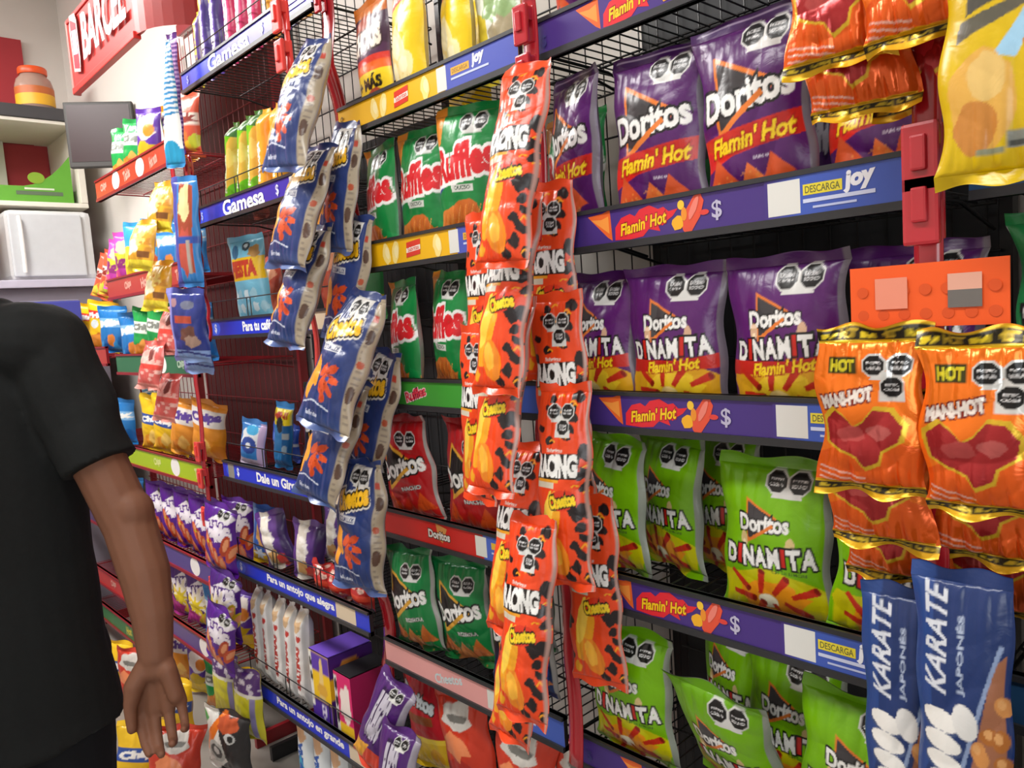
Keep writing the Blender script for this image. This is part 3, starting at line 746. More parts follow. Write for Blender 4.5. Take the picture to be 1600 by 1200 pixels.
A = Art(70, 220, '#2a79b8'); A.rect(0, 150, 70, 200, '#e8cf1e').text('MINI', 35, 180, '#b0301e', w=52, h=18, bold=.05).ell(36, 150, 14, 26, '#14161c').rect(44, 0, 70, 150, '#1d5a92').ell(54, 70, 9, 14, '#8fa4b4').rect(44, 104, 66, 124, '#98a0a4')
kind('minibox', 'biscuit_packet', 'biscuit packet', A, .045, .0032, n=1, flat=True)
A = Art(100, 160, '#3f86d0'); A.poly(blob(50, 100, 40, 40, 3), '#eef2f6').text('O', 46, 76, '#2a4aa0', h=44, bold=.1).ell(54, 126, 24, 16, '#4ab8ee').rect(0, 0, 100, 30, '#cfc0d8').rect(78, 0, 100, 150, '#d0b8e0')
kind('bluecookie', 'cookie_bag', 'cookie bag', A, .04, .0032, n=1)
A = Art(120, 130, '#2a4fb0'); A.poly(blob(60, 84, 52, 24, 3), '#5a86e0').rect(0, 54, 120, 64, '#c9cdd8').ell(80, 106, 18, 10, '#22242c')
kind('bluesmall', 'cookie_bag', 'cookie bag', A, .05, .0035, n=2, crumple=1.5)
A = Art(120, 190, '#5f3a86'); A.poly([(20, 0), (70, 0), (60, 190), (26, 190)], '#e4dccf').poly(blob(50, 40, 24, 30, 3), '#d8a86a').poly(blob(84, 30, 26, 24, 4), '#c9443a').rect(92, 0, 120, 190, '#3f2a5e').speckle(20, 60, 80, 180, '#f4f0ea', 14, 8, 2, .8)
kind('purplewhite', 'cookie_bag', 'cookie bag', A, .05, .0035, n=2, crumple=1.5)
A = Art(90, 200, '#3a62b0'); A.poly(blob(50, 120, 24, 60, 3), '#d8a060').rect(0, 0, 90, 44, '#e0b020').poly(star(40, 36, 12, 30, 6, 1), '#dfe4f0').rect(0, 44, 14, 200, '#7fa4d4')
kind('bluebar', 'cookie_bag', 'cookie bag', A, .04, .0035, n=1)
A = Art(90, 100, '#b82a28'); A.speckle(5, 5, 85, 95, '#efd0c0', 10, 9, 3, .8).rect(0, 40, 90, 54, '#d84a34')
kind('redsmall', 'candy_bag', 'candy bag', A, .045, .003, n=2, crumple=1.8)
A = Art(180, 270, '#b4222a'); A.rect(0, 0, 180, 90, '#e0b820').rect(0, 84, 180, 96, '#f0d040').text('Doritos', 76, 190, '#b9c0c0', w=130, h=34, rot=-14, bold=.05, out=((.12, '#3a2a24'),)).rect(0, 130, 130, 150, '#8a4a24').ell(120, 44, 22, 26, '#d49a26').poly(blob(90, 250, 50, 16, 3), '#c8cccc')
kind('redyellow', 'chip_bag', 'chip bag', A, .06, .003, n=1)
A = Art(170, 260, '#c83a24'); A.poly(blob(80, 210, 56, 34, 3), '#d0ccc4').poly(blob(84, 204, 34, 10, 8, 10, .3), '#77756f').poly([(0, 0), (170, 0), (170, 60), (80, 120), (0, 90)], '#b02a20').poly(blob(70, 140, 44, 30, 6), '#e88a5a')
kind('redorange', 'chip_bag', 'chip bag', A, .06, .003, n=2, crumple=1.8)
A = Art(170, 270, '#4a2068'); A.rect(0, 0, 170, 70, '#d0402a').poly([(0, 60), (90, 80), (60, 20), (0, 10)], '#e0a030').text('FUEGO', 84, 160, '#b9b4c0', w=60, h=110, bold=.07, out=((.13, '#2a1040'),)).rect(150, 0, 170, 270, '#9a94a0').seals(110, 236, 13)
kind('purplechip', 'chip_bag', 'chip bag', A, .06, .003, n=2, crumple=1.7)
A = Art(170, 250, '#1a7a3a'); A.ell(90, 160, 50, 40, '#2a2a2a').seals(100, 220, 14).rect(0, 40, 170, 70, '#c8b81e')
kind('greendark', 'chip_bag', 'chip bag', A, .05, .004, n=1)
# ------------------------------------------------------------------ the shop
ZF = -0.05
def slab(name, a, b, mat):
    return tag(MB().box(a, b).build(name, mat), kind='structure')
slab('floor', (-5.4, -2.6, ZF - .1), (2.6, .52, ZF), M_FLOOR)
slab('ceiling', (-5.4, -2.6, 3.5), (2.6, .52, 3.6), M_CEIL)
slab('wall_back', (-5.4, .42, ZF), (2.6, .52, 3.5), M_WALL)
slab('wall_left', (-5.4, -2.6, ZF), (-5.3, .42, 3.5), M_WALL)
slab('wall_front', (-5.3, -2.7, ZF), (2.6, -2.6, 3.5), M_WALL)
slab('wall_right', (2.6, -2.6, ZF), (2.7, .52, 3.5), M_WALL)
tag(MB().box((-5.3, -2.6, ZF), (-5.27, .2, 3.22)).build('trim_1', M_REDWALL), kind='structure')

# ------------------------------------------------------------------ racks
def deck_mb(x0, x1, y0, y1, z, pitch=.026):
    m_ = MB(); n = max(2, int((x1 - x0) / pitch))
    for i in range(n + 1):
        x = x0 + (x1 - x0) * i / n; m_.tube([(x, y0, z), (x, y1, z)], .0016, 5)
    for y in (y0, (y0 + y1) / 2, y1): m_.tube([(x0, y, z - .003), (x1, y, z - .003)], .0026, 6)
    return m_
def rail_mb(x0, x1, z0, z1):
    m_ = MB()
    m_.box((x0, 0.0, z0), (x1, .010, z1)).box((x0, -.005, z1 - .007), (x1, .012, z1)).box((x0, -.006, z0), (x1, .012, z0 + .011))
    return m_
def fence_mb(x0, x1, z, h):
    m_ = MB(); m_.tube([(x0, .016, z), (x0, .016, z + h), (x1, .016, z + h), (x1, .016, z)], .0018, 6)
    n = int((x1 - x0) / .21)
    for i in range(1, n):
        x = x0 + (x1 - x0) * i / n
        m_.tube([(x - .012, .016, z), (x - .012, .016, z + h)], .0016, 5).tube([(x + .012, .016, z), (x + .012, .016, z + h)], .0016, 5)
    return m_
def rack(label, x0, x1, shelves, wire, rail, depth=.37, fence=0.0, hh=.07, ztop=2.6, panel=None, group='wire shelves', ptop=None):
    """uprights, back grid and feet are one thing; each lift-off shelf with its rail and printed strip is another"""
    cx = (x0 + x1) / 2
    root = empty('wire_display_rack', (cx, .2, ZF)); tag(root, label, 'display rack')
    lo = (-cx, -.2, -ZF)
    for x in (x0 - .004, x1 + .004):
        MB().box((x - .009, depth, ZF), (x + .009, depth + .03, ztop)).build('upright', wire, root, loc=lo)
        MB().box((x - .009, .06, ZF), (x + .009, depth - .001, ZF + .05)).build('foot', wire, root, loc=lo)
    g_ = MB()
    for i in range(int((x1 - x0) / .05) + 1): g_.tube([(x0 + .012 + i * .049, depth - .006, ZF + .06), (x0 + .012 + i * .049, depth - .006, ztop - .02)], .0017, 5)
    z = ZF + .1
    while z < ztop: g_.tube([(x0, depth - .01, z), (x1, depth - .01, z)], .0024, 6); z += .16
    g_.build('back_grid', wire, root, loc=lo)
    if panel: MB().box((x0 + .006, depth + .002, ZF + .06), (x1 - .006, depth + .012, ptop or ztop)).build('back_panel', panel, root, loc=lo)
    for z, st, lab in shelves:
        sh = empty('wire_shelf', (x0, 0, z)); tag(sh, lab, 'shelf', group)
        o_ = (-x0, 0, -z)
        obstacle((x0, -.006, z - hh), (x1, .0165, z)); obstacle((x0, .017, z - .047), (x1, depth - .016, z - .0395), True)
        deck_mb(x0 + .004, x1 - .004, .013, depth - .016, z - .043).build('wire_deck', wire, sh, loc=o_)
        rail_mb(x0 + .001, x1 - .001, z - hh, z).build('front_rail', rail, sh, loc=o_)
        for x in (x0 + .008, x1 - .008):
            MB().tube([(x, .016, z - .050), (x, .2, z - .052), (x, depth - .016, z - .085)], .003, 6).build('bracket', wire, sh, loc=o_)
        if fence: fence_mb(x0 + .01, x1 - .01, z - .02, fence + .02).build('front_fence', wire, sh, loc=o_)
        if st: st.build('label_strip', LABEL, sh, loc=(0, -.0012, -hh))
    return root

def strip_flame(L, h=.07):
    s = Flat(); s.rect(0, .011, L, h - .007, '#46307c'); s.k = 1
    def mp(p, x0, x1, l0, l1): return [(l0 + (x - x0) * (l1 - l0) / (x1 - x0), z) for x, z in p]
    s.poly(mp([(.075, .058), (.108, .060), (.125, .064), (.128, .014), (.118, .020)], .075, .128, .110, .160), '#e2642c').poly(mp([(.082, .052), (.105, .050), (.121, .054), (.122, .026)], .075, .128, .110, .160), '#ee9440')
    p = [(.133, .014), (.134, .034), (.145, .048), (.160, .052), (.168, .047), (.176, .056), (.192, .060), (.206, .052), (.214, .054), (.222, .046), (.236, .048), (.228, .038), (.218, .032), (.212, .026), (.204, .030), (.208, .018), (.190, .024), (.180, .014), (.160, .012)]
    s.poly(mp(p, .133, .236, .166, .288), '#e02a35').text("Flamin' Hot", .222, .034, '#f6c81e', w=.090, h=.018, rot=7, shear=.3, bold=.03, out=((.1, '#a8202a'),))
    s.poly(blob(.314, .037, .013, .031, 4, 16, .08, -28), '#e05238').poly(blob(.287, .026, .011, .011, 3, 12, .15), '#f0b028').ell(.294, .052, .006, .007, '#f0c43a').ell(.299, .038, .005, .010, '#e8902e').ell(.334, .036, .008, .004, '#d8423a').poly(blob(.316, .044, .005, .018, 9, 12, .08, -28), '#e98070')
    s.text('$', .355, .036, '#b9b4cc', h=.028).text('$', .036, .030, '#3f3a78', h=.022)
    s.hgrad(.43, .011, .475, h - .007, '#46307c', '#3f58b0').rect(.475, .011, L, h - .007, '#3f5ab4')
    s.rect(.435, .014, .481, .059, '#dcdcd6')
    s.rect(.485, .036, .537, .050, '#e4d23a').text('DESCARGA', .511, .043, '#6a6a3a', w=.046, h=.009)
    s.text('joy', .558, .046, '#eef0f6', w=.037, h=.024, rot=6, shear=.2, bold=.06)
    s.rect(.485, .026, .578, .031, '#ccd4ee').rect(.498, .018, .555, .021, '#bcc6e8')
    return s
def strip_yellow(L, h=.07):
    s = Flat(); s.rect(0, .011, L, h - .007, '#eab414'); s.k = 1
    for x, r_ in ((.15, 12), (.185, -8), (.335, 6)):
        s.poly(blob(x, .036, .014, .024, int(x * 999), 14, .12, r_), '#f4dc86').poly(blob(x + .003, .038, .008, .014, 5, 12, .1, r_), '#f8e8ac')
    s.poly([(.225, .020), (.275, .024), (.278, .056), (.228, .052)], '#d83a2a').poly([(.226, .030), (.277, .034), (.277, .044), (.227, .040)], '#f2e6da').text('Sabritas', .252, .038, '#c8322a', w=.040, h=.009, rot=5)
    s.rect(.40, .011, L, h - .007, '#4a58b4').rect(.375, .014, .405, .060, '#d9dad4')
    s.rect(.42, .036, .475, .050, '#e0a83a').text('DESCARGA', .447, .043, '#8a6a2a', w=.046, h=.008).text('joy', .500, .048, '#eef0f6', w=.034, h=.022, rot=6, shear=.2, bold=.06)
    s.rect(.42, .027, .53, .031, '#c4cdea').text('$', .018, .036, '#8a6a18', h=.024)
    return s
def strip_plain(L, c, word=None, wc='#ffffff', out=None, h=.07, wx=.26, end='#4a66c0', ww=.075):
    s = Flat(); s.rect(0, .011, L, h - .007, c); s.k = 1
    if word: s.text(word, wx, .036, wc, w=ww, rot=0 if word == 'Doritos' else 14, bold=.03, out=((.12, out),) if out else ())
    if word == 'Doritos': s.poly([(wx - .01, .062), (wx + .03, .054), (wx + .012, .020), (wx - .002, .026)], '#c88a4a'); s.text(word, wx, .036, wc, w=ww, bold=.04, out=((.12, out),))
    if end: s.rect(.41, .011, L, h - .007, end).rect(.385, .015, .42, .058, '#d8dad2').rect(.435, .036, .49, .050, '#e0b43a').rect(.435, .026, .53, .030, '#c4cdea')
    return s
BLUE = '#2438c8'
def strip_gamesa(L, h=.065):
    s = Flat(); s.hgrad(0, .010, .28, h - .006, '#3a52e0', BLUE).rect(.28, .010, L, h - .006, '#3a32a8'); s.k = 12
    s.text('Gamesa', .345, .033, '#f4f4f2', w=.27, h=.043, rot=0, bold=.03)
    s.text('$', .05, .032, '#b8c4f4', h=.026).text('$', .56, .032, '#dcdff4', h=.03).rect(.63, .012, .68, .055, '#cfd0c8').rect(.70, .040, .80, .046, '#c8c0e8').rect(.70, .026, .79, .030, '#c8c0e8')
    return s
def strip_phrase(L, txt, tx, h=.065, glare=None, hand=False):
    s = Flat(); s.rect(0, .010, L, h - .006, BLUE); s.k = 1
    s.ell(.06, .033, .034, .021, '#2f62e8').text('$', .06, .033, '#e6ecff', h=.028, bold=.03)
    if hand: s.rect(.04, .010, .085, h - .006, '#8e8e88').text('$', .115, .033, '#e6ecff', h=.028, bold=.03)
    s.text(txt, tx, .034, '#f6f6f4', w=.40, h=.027, bold=.04)
    s.rect(.66, .012, .76, h - .008, '#d6c4a8')
    return s
def strip_red(L, c, h=.085, ovals=(.3, .62), words=((.12, 'Chips'), (.45, 'Takis'), (.78, 'Hot nuts')), edge='#d8b0a0', oc='#f2f0ec', wc='#dca090'):
    s = Flat(); s.rect(0, .006, L, h - .004, c); s.k = 1
    s.rect(0, .006, L, .011, edge)
    for o_ in ovals: s.ell(L * o_, .045, .045, .034, oc)
    for x, wd in words: s.text(wd, L * x, .045, wc, w=.075, h=.034, rot=8, bold=.05)
    return s

M_DARKPANEL = plain_mat('dark_back_panel', '#26272a', .6)
XR0, XR1 = -.965, -.345
rack('black wire rack carrying the purple flame-printed shelves, dark back panel', XR0, XR1,
     [(z, strip_flame(XR1 - XR0), 'wire shelf with a purple flame-printed strip, %s of its rack' % k) for z, k in ((1.942, 'topmost'), (1.608, 'second from the top'), (1.304, 'third from the top'), (.985, 'fourth from the top'), (.655, 'fifth from the top'), (.33, 'lowest'))],
     M_BLACK, M_RAIL, panel=M_DARKPANEL)
XM0, XM1 = -1.600, -.992
LM = XM1 - XM0
rack('black wire rack carrying the yellow, green, red and pink strips', XM0, XM1,
     [(1.946, strip_yellow(LM), 'wire shelf with a yellow printed strip, topmost of its rack'), (1.630, strip_yellow(LM), 'wire shelf with a yellow printed strip, below the topmost one'),
      (1.316, strip_plain(LM, '#3f9a36', 'Ruffles', '#d8344a', '#e8b8bc', wx=.215), 'wire shelf with a plain green strip and small red emblem'),
      (1.002, strip_plain(LM, '#c4241e', 'Doritos', '#d8d4cc', '#5a3a2a'), 'wire shelf with a red strip and blue end'),
      (.666, strip_plain(LM, '#e2a09c', 'Cheetos', '#c4d4d6', None, wx=.25, ww=.10), 'wire shelf with a pink strip, glare painted into its colour'), (.33, strip_yellow(LM), 'wire shelf with a yellow strip, lowest of its rack')], M_BLACK, M_RAIL)  # pale pink of the third-last strip colour imitates glare washing it out
XB0, XB1 = -2.49, -1.665
LB = XB1 - XB0
rack('black wire rack carrying the lettered blue biscuit shelves', XB0, XB1,
     [(2.262, strip_gamesa(LB), 'wire shelf with large white lettering on blue, upper of the two'), (1.845, strip_gamesa(LB), 'wire shelf with large white lettering on blue, lower of the two'),
      (1.490, strip_phrase(LB, 'Para tu café de la mañana', .46), 'wire shelf with a coffee phrase on its blue strip'), (1.030, strip_phrase(LB, 'Dale un Giro a tu día', .45, hand=True), 'wire shelf with blue strip and grey hand mark, almost empty'),
      (.710, strip_phrase(LB, 'Para un antojo que alegra', .45), 'wire shelf with blue phrase strip above the white crackers'), (.305, strip_phrase(LB, 'Para un antojo en grande', .43), 'wire shelf with blue phrase strip under the white crackers')],
     M_BLACK, M_RAIL, fence=.055, hh=.064, ztop=2.75, panel=M_DARKPANEL, ptop=2.0)
XL0, XL1 = -3.49, -2.62
LL = XL1 - XL0
rack('dark red wire rack carrying red, green and lime strips under the header sign', XL0, XL1,
     [(2.098, strip_red(LL, '#b8452f'), 'dark red wire shelf with brick-red strip and two white ovals'), (1.695, strip_red(LL, '#b33a30', words=((.30, 'Chips'), (.52, 'Hot'), (.93, 'Takis')), ovals=(.74,)), 'dark red wire shelf with red strip and one white oval'),
      (1.385, strip_red(LL, '#2f6e48', words=((.42, 'Chips'), (.84, 'Chips')), ovals=(.62,), edge='#b8c8b8', wc='#b4ccb4'), 'dark red wire shelf with dark green strip and white oval'),
      (1.000, strip_red(LL, '#a8c414', words=((.42, 'Chips'), (.9, 'Takis')), ovals=(.64,), edge='#e0e4a0', wc='#d8e08a'), 'dark red wire shelf with bright lime strip'),
      (.635, strip_red(LL, '#5a4a8c', words=(), ovals=(.74,), edge='#a8a0b8'), 'dark red wire shelf with violet strip, upper one beside the hand'), (.325, strip_red(LL, '#5a4a8c', words=(), ovals=(.74,), edge='#a8a0b8'), 'dark red wire shelf with violet strip, lower one beside the hand')],
     M_REDWIRE, M_REDWIRE, hh=.085, ztop=2.72, panel=plain_mat('maroon_panel', '#5a2a2a', .6), ptop=2.5)
XF0, XF1 = -4.42, -3.62
LF = XF1 - XF0
rack('farthest dark red wire rack, mostly hidden behind the person in black', XF0, XF1,
     [(1.42, strip_red(LF, '#b33a30'), 'farthest rack shelf with red strip, behind the shoulder'), (1.0, strip_red(LF, '#2f6e48'), 'farthest rack shelf with green strip, behind the black shirt'), (.64, strip_red(LF, '#54406e', words=(), ovals=()), 'farthest rack shelf with plain violet strip'),
      (.33, strip_red(LF, '#c83a34', words=((.6, 'Chips'),), ovals=(.82,), oc='#d8d8d4'), 'farthest rack shelf with red and white strip between shirt and forearm'), (.14, strip_red(LF, '#2f7a3c', words=((.8, 'Hot'),), ovals=(), wc='#d8c83a'), 'farthest rack shelf with green strip, lowest by the wrist')],
     M_REDWIRE, M_REDWIRE, hh=.085, ztop=1.50)
XE0, XE1 = -.285, .36
rack('black wire rack at the near end, behind the yellow bag and blue peanut bags', XE0, XE1,
     [(z, strip_plain(XE1 - XE0, '#23486e', None), 'near end rack shelf with plain dark blue strip, %s' % k) for z, k in ((1.942, 'topmost'), (1.608, 'second'), (1.304, 'third'), (.985, 'fourth'), (.655, 'lowest'))], M_BLACK, M_RAIL, panel=M_DARKPANEL)

# white board and red bars of the far rack, with wire hooks
bd = tag(MB().box((-3.47, .403, 2.74), (-2.64, .416, 3.2), .003).build('back_board', plain_mat('white_board', '#e8e6df', .6)), 'white upright board behind the dark red rack, above its top bars', 'board')
for z in (2.74, 2.93): MB().box((-3.47, .392, z), (-2.64, .402, z + .045)).build('cross_bar', M_REDWIRE, bd)
for x, z in ((-3.25, 2.80), (-2.95, 2.80)):
    hk = MB().tube([(x, .39, z + .10), (x, .33, z + .10), (x - .03, .31, z + .04), (x - .09, .30, z), (x + .10, .30, z), (x + .03, .31, z + .05), (x, .33, z + .1)], .004, 6)
    hk.build('wire_hook', plain_mat('hook_grey', '#8d8078', .4), bd)

# red header sign with a rounded end
hd = empty('header_sign', (-3.0, -.03, 2.455)); tag(hd, 'red header sign with white brush lettering above the dark red rack', 'sign')
M_SIGN = plain_mat('sign_red', '#b4302c', .4, noise=.03)
m_ = MB(); pts = [(-.50, 0.0), (.24, 0.0)] + [(.24 + .20 * math.sin(R(a)), .20 - .20 * math.cos(R(a))) for a in range(10, 91, 10)] + [(.44, .42)]
vs = []; fs = []
for x, y in pts: vs += [(x, y, 0), (x, y, .27), (x, y + .012 if x < .3 else y, .27), (x, y + .012 if x < .3 else y, 0)]
for i in range(len(pts) - 1):
    a, b = 4 * i, 4 * i + 4
    fs += [(a, b, b + 1, a + 1), (a + 1, b + 1, b + 2, a + 2), (a + 3, a + 2, b + 2, b + 3), (a, a + 3, b + 3, b)]
fs += [(0, 1, 2, 3)]
m_.add(vs, fs).build('sign_panel', M_SIGN, hd)
MB().box((-.505, -.010, -.012), (.245, .016, .012), .003).build('lower_trim', plain_mat('sign_trim', '#d8342e', .35), hd)
MB().box((-.505, -.006, .26), (.245, .014, .276), .003).build('upper_trim', M_SIGN, hd)
MB().box((-.515, -.006, -.012), (-.499, .022, .275), .003).build('end_cap', plain_mat('sign_cap', '#c4706a', .5), hd)
f_ = Flat(); f_.poly([(-.44, .06), (-.36, .04), (-.345, .09), (-.345, .23), (-.36, .26), (-.43, .27), (-.445, .22)], '#e8b8b0').poly([(-.432, .07), (-.362, .052), (-.355, .22), (-.43, .255)], '#d8404a').poly([(-.425, .12), (-.365, .11), (-.365, .20), (-.42, .21)], '#c9c2e0')
f_.text('BARCEL', -.05, .150, '#f2ece8', w=.50, h=.155, shear=.15, bold=.03).rect(.20, .19, .30, .20, '#d8908a')
f_.build('lettering', LABEL, hd, (0, -.0115, 0))
# ------------------------------------------------------------------ what stands on the shelves
ORD = ['first', 'second', 'third', 'fourth', 'fifth', 'sixth', 'seventh', 'eighth', 'ninth', 'tenth']
def row(z, phrase, items):
    """items: (key, x, y, yaw, lean, roll, description[, lift]); the far end of a shelf comes first"""
    zd = z - .0385
    cnt = {}
    for it in items: cnt[it[6]] = cnt.get(it[6], 0) + 1
    seen = {}
    for i, it in enumerate(items):
        key, x, y, yaw, lean, roll, desc = it[:7]; lift = it[7] if len(it) > 7 else 0
        if cnt[desc] > 1:
            seen[desc] = seen.get(desc, 0) + 1
            lab = '%s, %s from the far end on %s' % (desc, ORD[seen[desc] - 1], phrase)
        else: lab = '%s on %s' % (desc, phrase)
        K = KINDS[key]; lift += abs(math.sin(R(roll))) * K['art'].W / 2000 * .95
        bag(key, (x, y, zd + lift), yaw, lean, roll, lab, ('packs on ' + phrase), v=i, push=(0, 1))

# near rack
F1, F2, F3, F4, F5 = ['the %s flame-strip shelf' % k for k in ('topmost', 'upper', 'middle', 'lower', 'lowest')]
row(1.942, F1, [('flamin', -.86, .055, 0, 0, 0, 'purple chip bag'), ('flamin', -.66, .055, 4, 0, 0, 'purple chip bag'), ('flamin', -.46, .055, 0, 0, 0, 'purple chip bag')])
row(1.608, F2, [('flamin', -.935, .075, -22, 2, 4, 'purple bag with red band'), ('flamin', -.742, .050, 3, 1, 2, 'purple bag with red band'), ('flamin', -.562, .040, 2, 3, -1, 'purple bag with red band'), ('flamin', -.390, .058, -6, 0, 0, 'purple bag with red band')])
bag('greendark', (-.80, .26, 1.570), 0, -4, 0, 'dark green bag at the back, behind purple bags on the upper flame-strip shelf')
bag('purplechip', (-.58, .28, 1.570), 0, 0, 0, 'plain purple bag at the back of the upper flame-strip shelf')
row(1.304, F3, [('dina_purple', -.895, .065, -8, 0, 2, 'purple stick-chip bag'), ('dina_purple', -.724, .050, 4, 2, 1, 'purple stick-chip bag'), ('dina_purple', -.532, .045, 0, 2, 0, 'purple stick-chip bag'), ('dina_purple', -.385, .12, -4, 0, 0, 'purple stick-chip bag')])
bag('karate', (-.90, .25, 1.264), 0, 0, 0, 'blue bag at the back of the middle flame-strip shelf, behind purple bags', scale=(1.2, 1, .74))
row(.985, F4, [('dina_lime', -.905, .085, -12, 2, 3, 'lime green stick-chip bag'), ('dina_lime', -.835, .16, -16, 0, 2, 'lime green stick-chip bag'), ('dina_lime', -.745, .19, -14, -2, -2, 'lime green stick-chip bag'), ('dina_lime', -.574, .062, 2, 0, 1, 'lime green stick-chip bag'), ('dina_lime', -.398, .045, 6, 6, 7, 'lime green stick-chip bag', -.02)])
row(.655, F5, [('dina_lime', -.862, .055, 2, 4, 2, 'lime green stick-chip bag'), ('dina_lime', -.735, .20, -20, 0, 0, 'lime green stick-chip bag'), ('dina_lime', -.590, .13, -6, 0, 2, 'lime green stick-chip bag'), ('dina_lime', -.458, .055, 6, 4, 6, 'lime green stick-chip bag')])
bag('dina_lime', (-.655, .100, .622), -2, 28, 3, 'lime green bag tipping forward out over the lowest flame-strip rail', v=1, push=(0, 0), tries=0)

# second rack
Y1, Y2, G3, D4, P5 = 'the upper yellow-strip shelf', 'the lower yellow-strip shelf', 'the green-strip shelf', 'the red-strip shelf', 'the pink-strip shelf'
row(1.946, Y1, [('chokis', -1.505, .050, -6, 0, 0, 'brown and purple cookie pouch with yellow band'), ('lays', -1.375, .052, -14, 0, 3, 'yellow potato chip bag'), ('lays', -1.265, .10, -22, 0, 2, 'yellow potato chip bag'), ('limon', -1.140, .05, -4, 2, 2, 'white and green crumpled bag')])
row(1.630, Y2, [('ruffles', -1.535, .060, -12, 0, 1, 'green ridged-chip bag with red lettering'), ('ruffles', -1.375, .050, 4, 0, 3, 'green ridged-chip bag with red lettering'), ('ruffles', -1.205, .045, 10, 2, 4, 'green ridged-chip bag with red lettering', .006)])
bag('ruffles', (-1.33, .25, 1.592), 0, -3, 3, 'green bag at the back of the lower yellow-strip shelf', v=1)
row(1.316, G3, [('ruffles', -1.485, .060, -16, 0, 0, 'green ridged-chip bag with red lettering'), ('ruffles', -1.335, .070, -12, 0, 5, 'green ridged-chip bag with red lettering'), ('ruffles', -1.165, .060, -6, 0, 12, 'green ridged-chip bag with red lettering')])
row(1.002, D4, [('nacho', -1.490, .055, 6, 3, -3, 'red corn chip bag with creased top'), ('nacho', -1.262, .050, 2, 2, 4, 'red corn chip bag with creased top')])
row(.666, P5, [('pizza', -1.525, .062, 2, 2, -5, 'green corn chip bag'), ('pizza', -1.370, .055, 6, 4, -3, 'green corn chip bag'), ('black', -1.185, .085, 6, 0, 0, 'black and blue corn chip bag')])
for i, (key, x, y, zb, yaw, lean, roll, lab) in enumerate([
    ('redyellow', -1.50, .060, .325, 6, 0, -6, 'red and yellow chip bag standing below the pink-strip shelf'),
    ('redorange', -1.345, .060, .315, 8, 2, -8, 'red and orange crumpled bag below the pink strip, farthest of three'),
    ('redorange', -1.185, .060, .315, 10, 4, 6, 'red and orange crumpled bag below the pink strip, middle of three'),
    ('redorange', -1.035, .070, .315, 6, 4, 4, 'red and orange crumpled bag below the pink strip, nearest of three'),
    ]): bag(key, (x, y, zb), yaw, lean, roll, lab, 'packs below the pink-strip shelf', v=i, push=(0, 1))

for i, (k, x, z, lab) in enumerate([('ruffles', -1.47, 1.276, 'green bag at the back of the green-strip shelf, farther one'), ('ruffles', -1.25, 1.276, 'green bag at the back of the green-strip shelf, nearer one'), ('ruffles', -1.10, 1.590, 'green bag at the back of the lower yellow-strip shelf, nearest the orange bags'),
    ('nacho', -1.42, .962, 'red bag at the back of the red-strip shelf, farther one'), ('nacho', -1.19, .962, 'red bag at the back of the red-strip shelf, nearer one'), ('pizza', -1.34, .626, 'green bag at the back of the pink-strip shelf'), ('black', -1.12, .626, 'dark bag at the back of the pink-strip shelf'), ('lays', -1.42, 1.906, 'yellow bag at the back of the upper yellow-strip shelf')]):
    bag(k, (x, .25, z), 0, -3, 0, lab, 'bags at the back of the second rack', v=i, push=(0, 1))

hang('purplechip', at(624, 1062, -.03), 2, -14, 20, 'purple bag with red foot leaning out below the red ribbon', 'packs below the pink-strip shelf', 1, (.8, .9, .9), tries=12)
hang('purplechip', at(640, 1128, -.05), 6, -10, 4, 'purple bag with silver seals in front of the red and yellow bag', 'packs below the pink-strip shelf', 0, (.8, .9, .9), tries=12)

# third rack: biscuits
B1, B2, B3, B4, B5, B6 = 'the topmost blue-strip shelf', 'the second blue-strip shelf', 'the third blue-strip shelf', 'the fourth blue-strip shelf', 'the fifth blue-strip shelf', 'the lowest blue-strip shelf'
row(2.262, B1, [('yellowslim', -2.455, .055, -10, 0, 3, 'slim yellow and purple biscuit packet'), ('emperador', -2.375, .055, -12, 0, 5, 'tall purple biscuit packet'), ('emperador', -2.300, .055, -8, 0, 4, 'tall purple biscuit packet'),
    ('pinkroll', -2.205, .055, -4, 0, 3, 'pink biscuit roll'), ('pinkroll', -2.130, .055, -6, 0, 4, 'pink biscuit roll'), ('pinkroll', -2.050, .055, -2, 0, 2, 'pink biscuit roll'), ('orangeroll', -1.965, .055, 0, 0, 2, 'orange biscuit roll'), ('emperador', -1.88, .055, 0, 0, 1, 'tall purple biscuit packet'), ('orangeroll', -1.79, .055, 0, 0, 2, 'orange biscuit roll')])
row(1.845, B2, [('redmulti', -2.43, .19, 0, 0, 3, 'crumpled red cookie bag'), ('redmulti', -2.28, .24, 0, 0, -3, 'crumpled red cookie bag'), ('greenroll', -2.345, .072, -12, -2, 14, 'green biscuit roll'), ('greenroll', -2.262, .072, -10, -2, 15, 'green biscuit roll'), ('greenroll', -2.18, .072, -8, 0, 13, 'green biscuit roll'), ('orangeroll', -2.09, .055, -6, 0, 10, 'orange biscuit roll'), ('orangeroll', -2.00, .055, -6, 0, 7, 'orange biscuit roll')])
row(1.490, B3, [('animal', -2.330, .095, 22, 2, -2, 'light blue animal biscuit bag with yellow band'), ('redmulti', -2.445, .22, 0, 0, 0, 'small red cookie bag at the back'), ('redmulti', -2.10, .24, 0, 0, 4, 'red cookie bag deep in the middle'), ('greendark', -1.92, .25, 0, 0, 0, 'green bag deep in the shelf')])
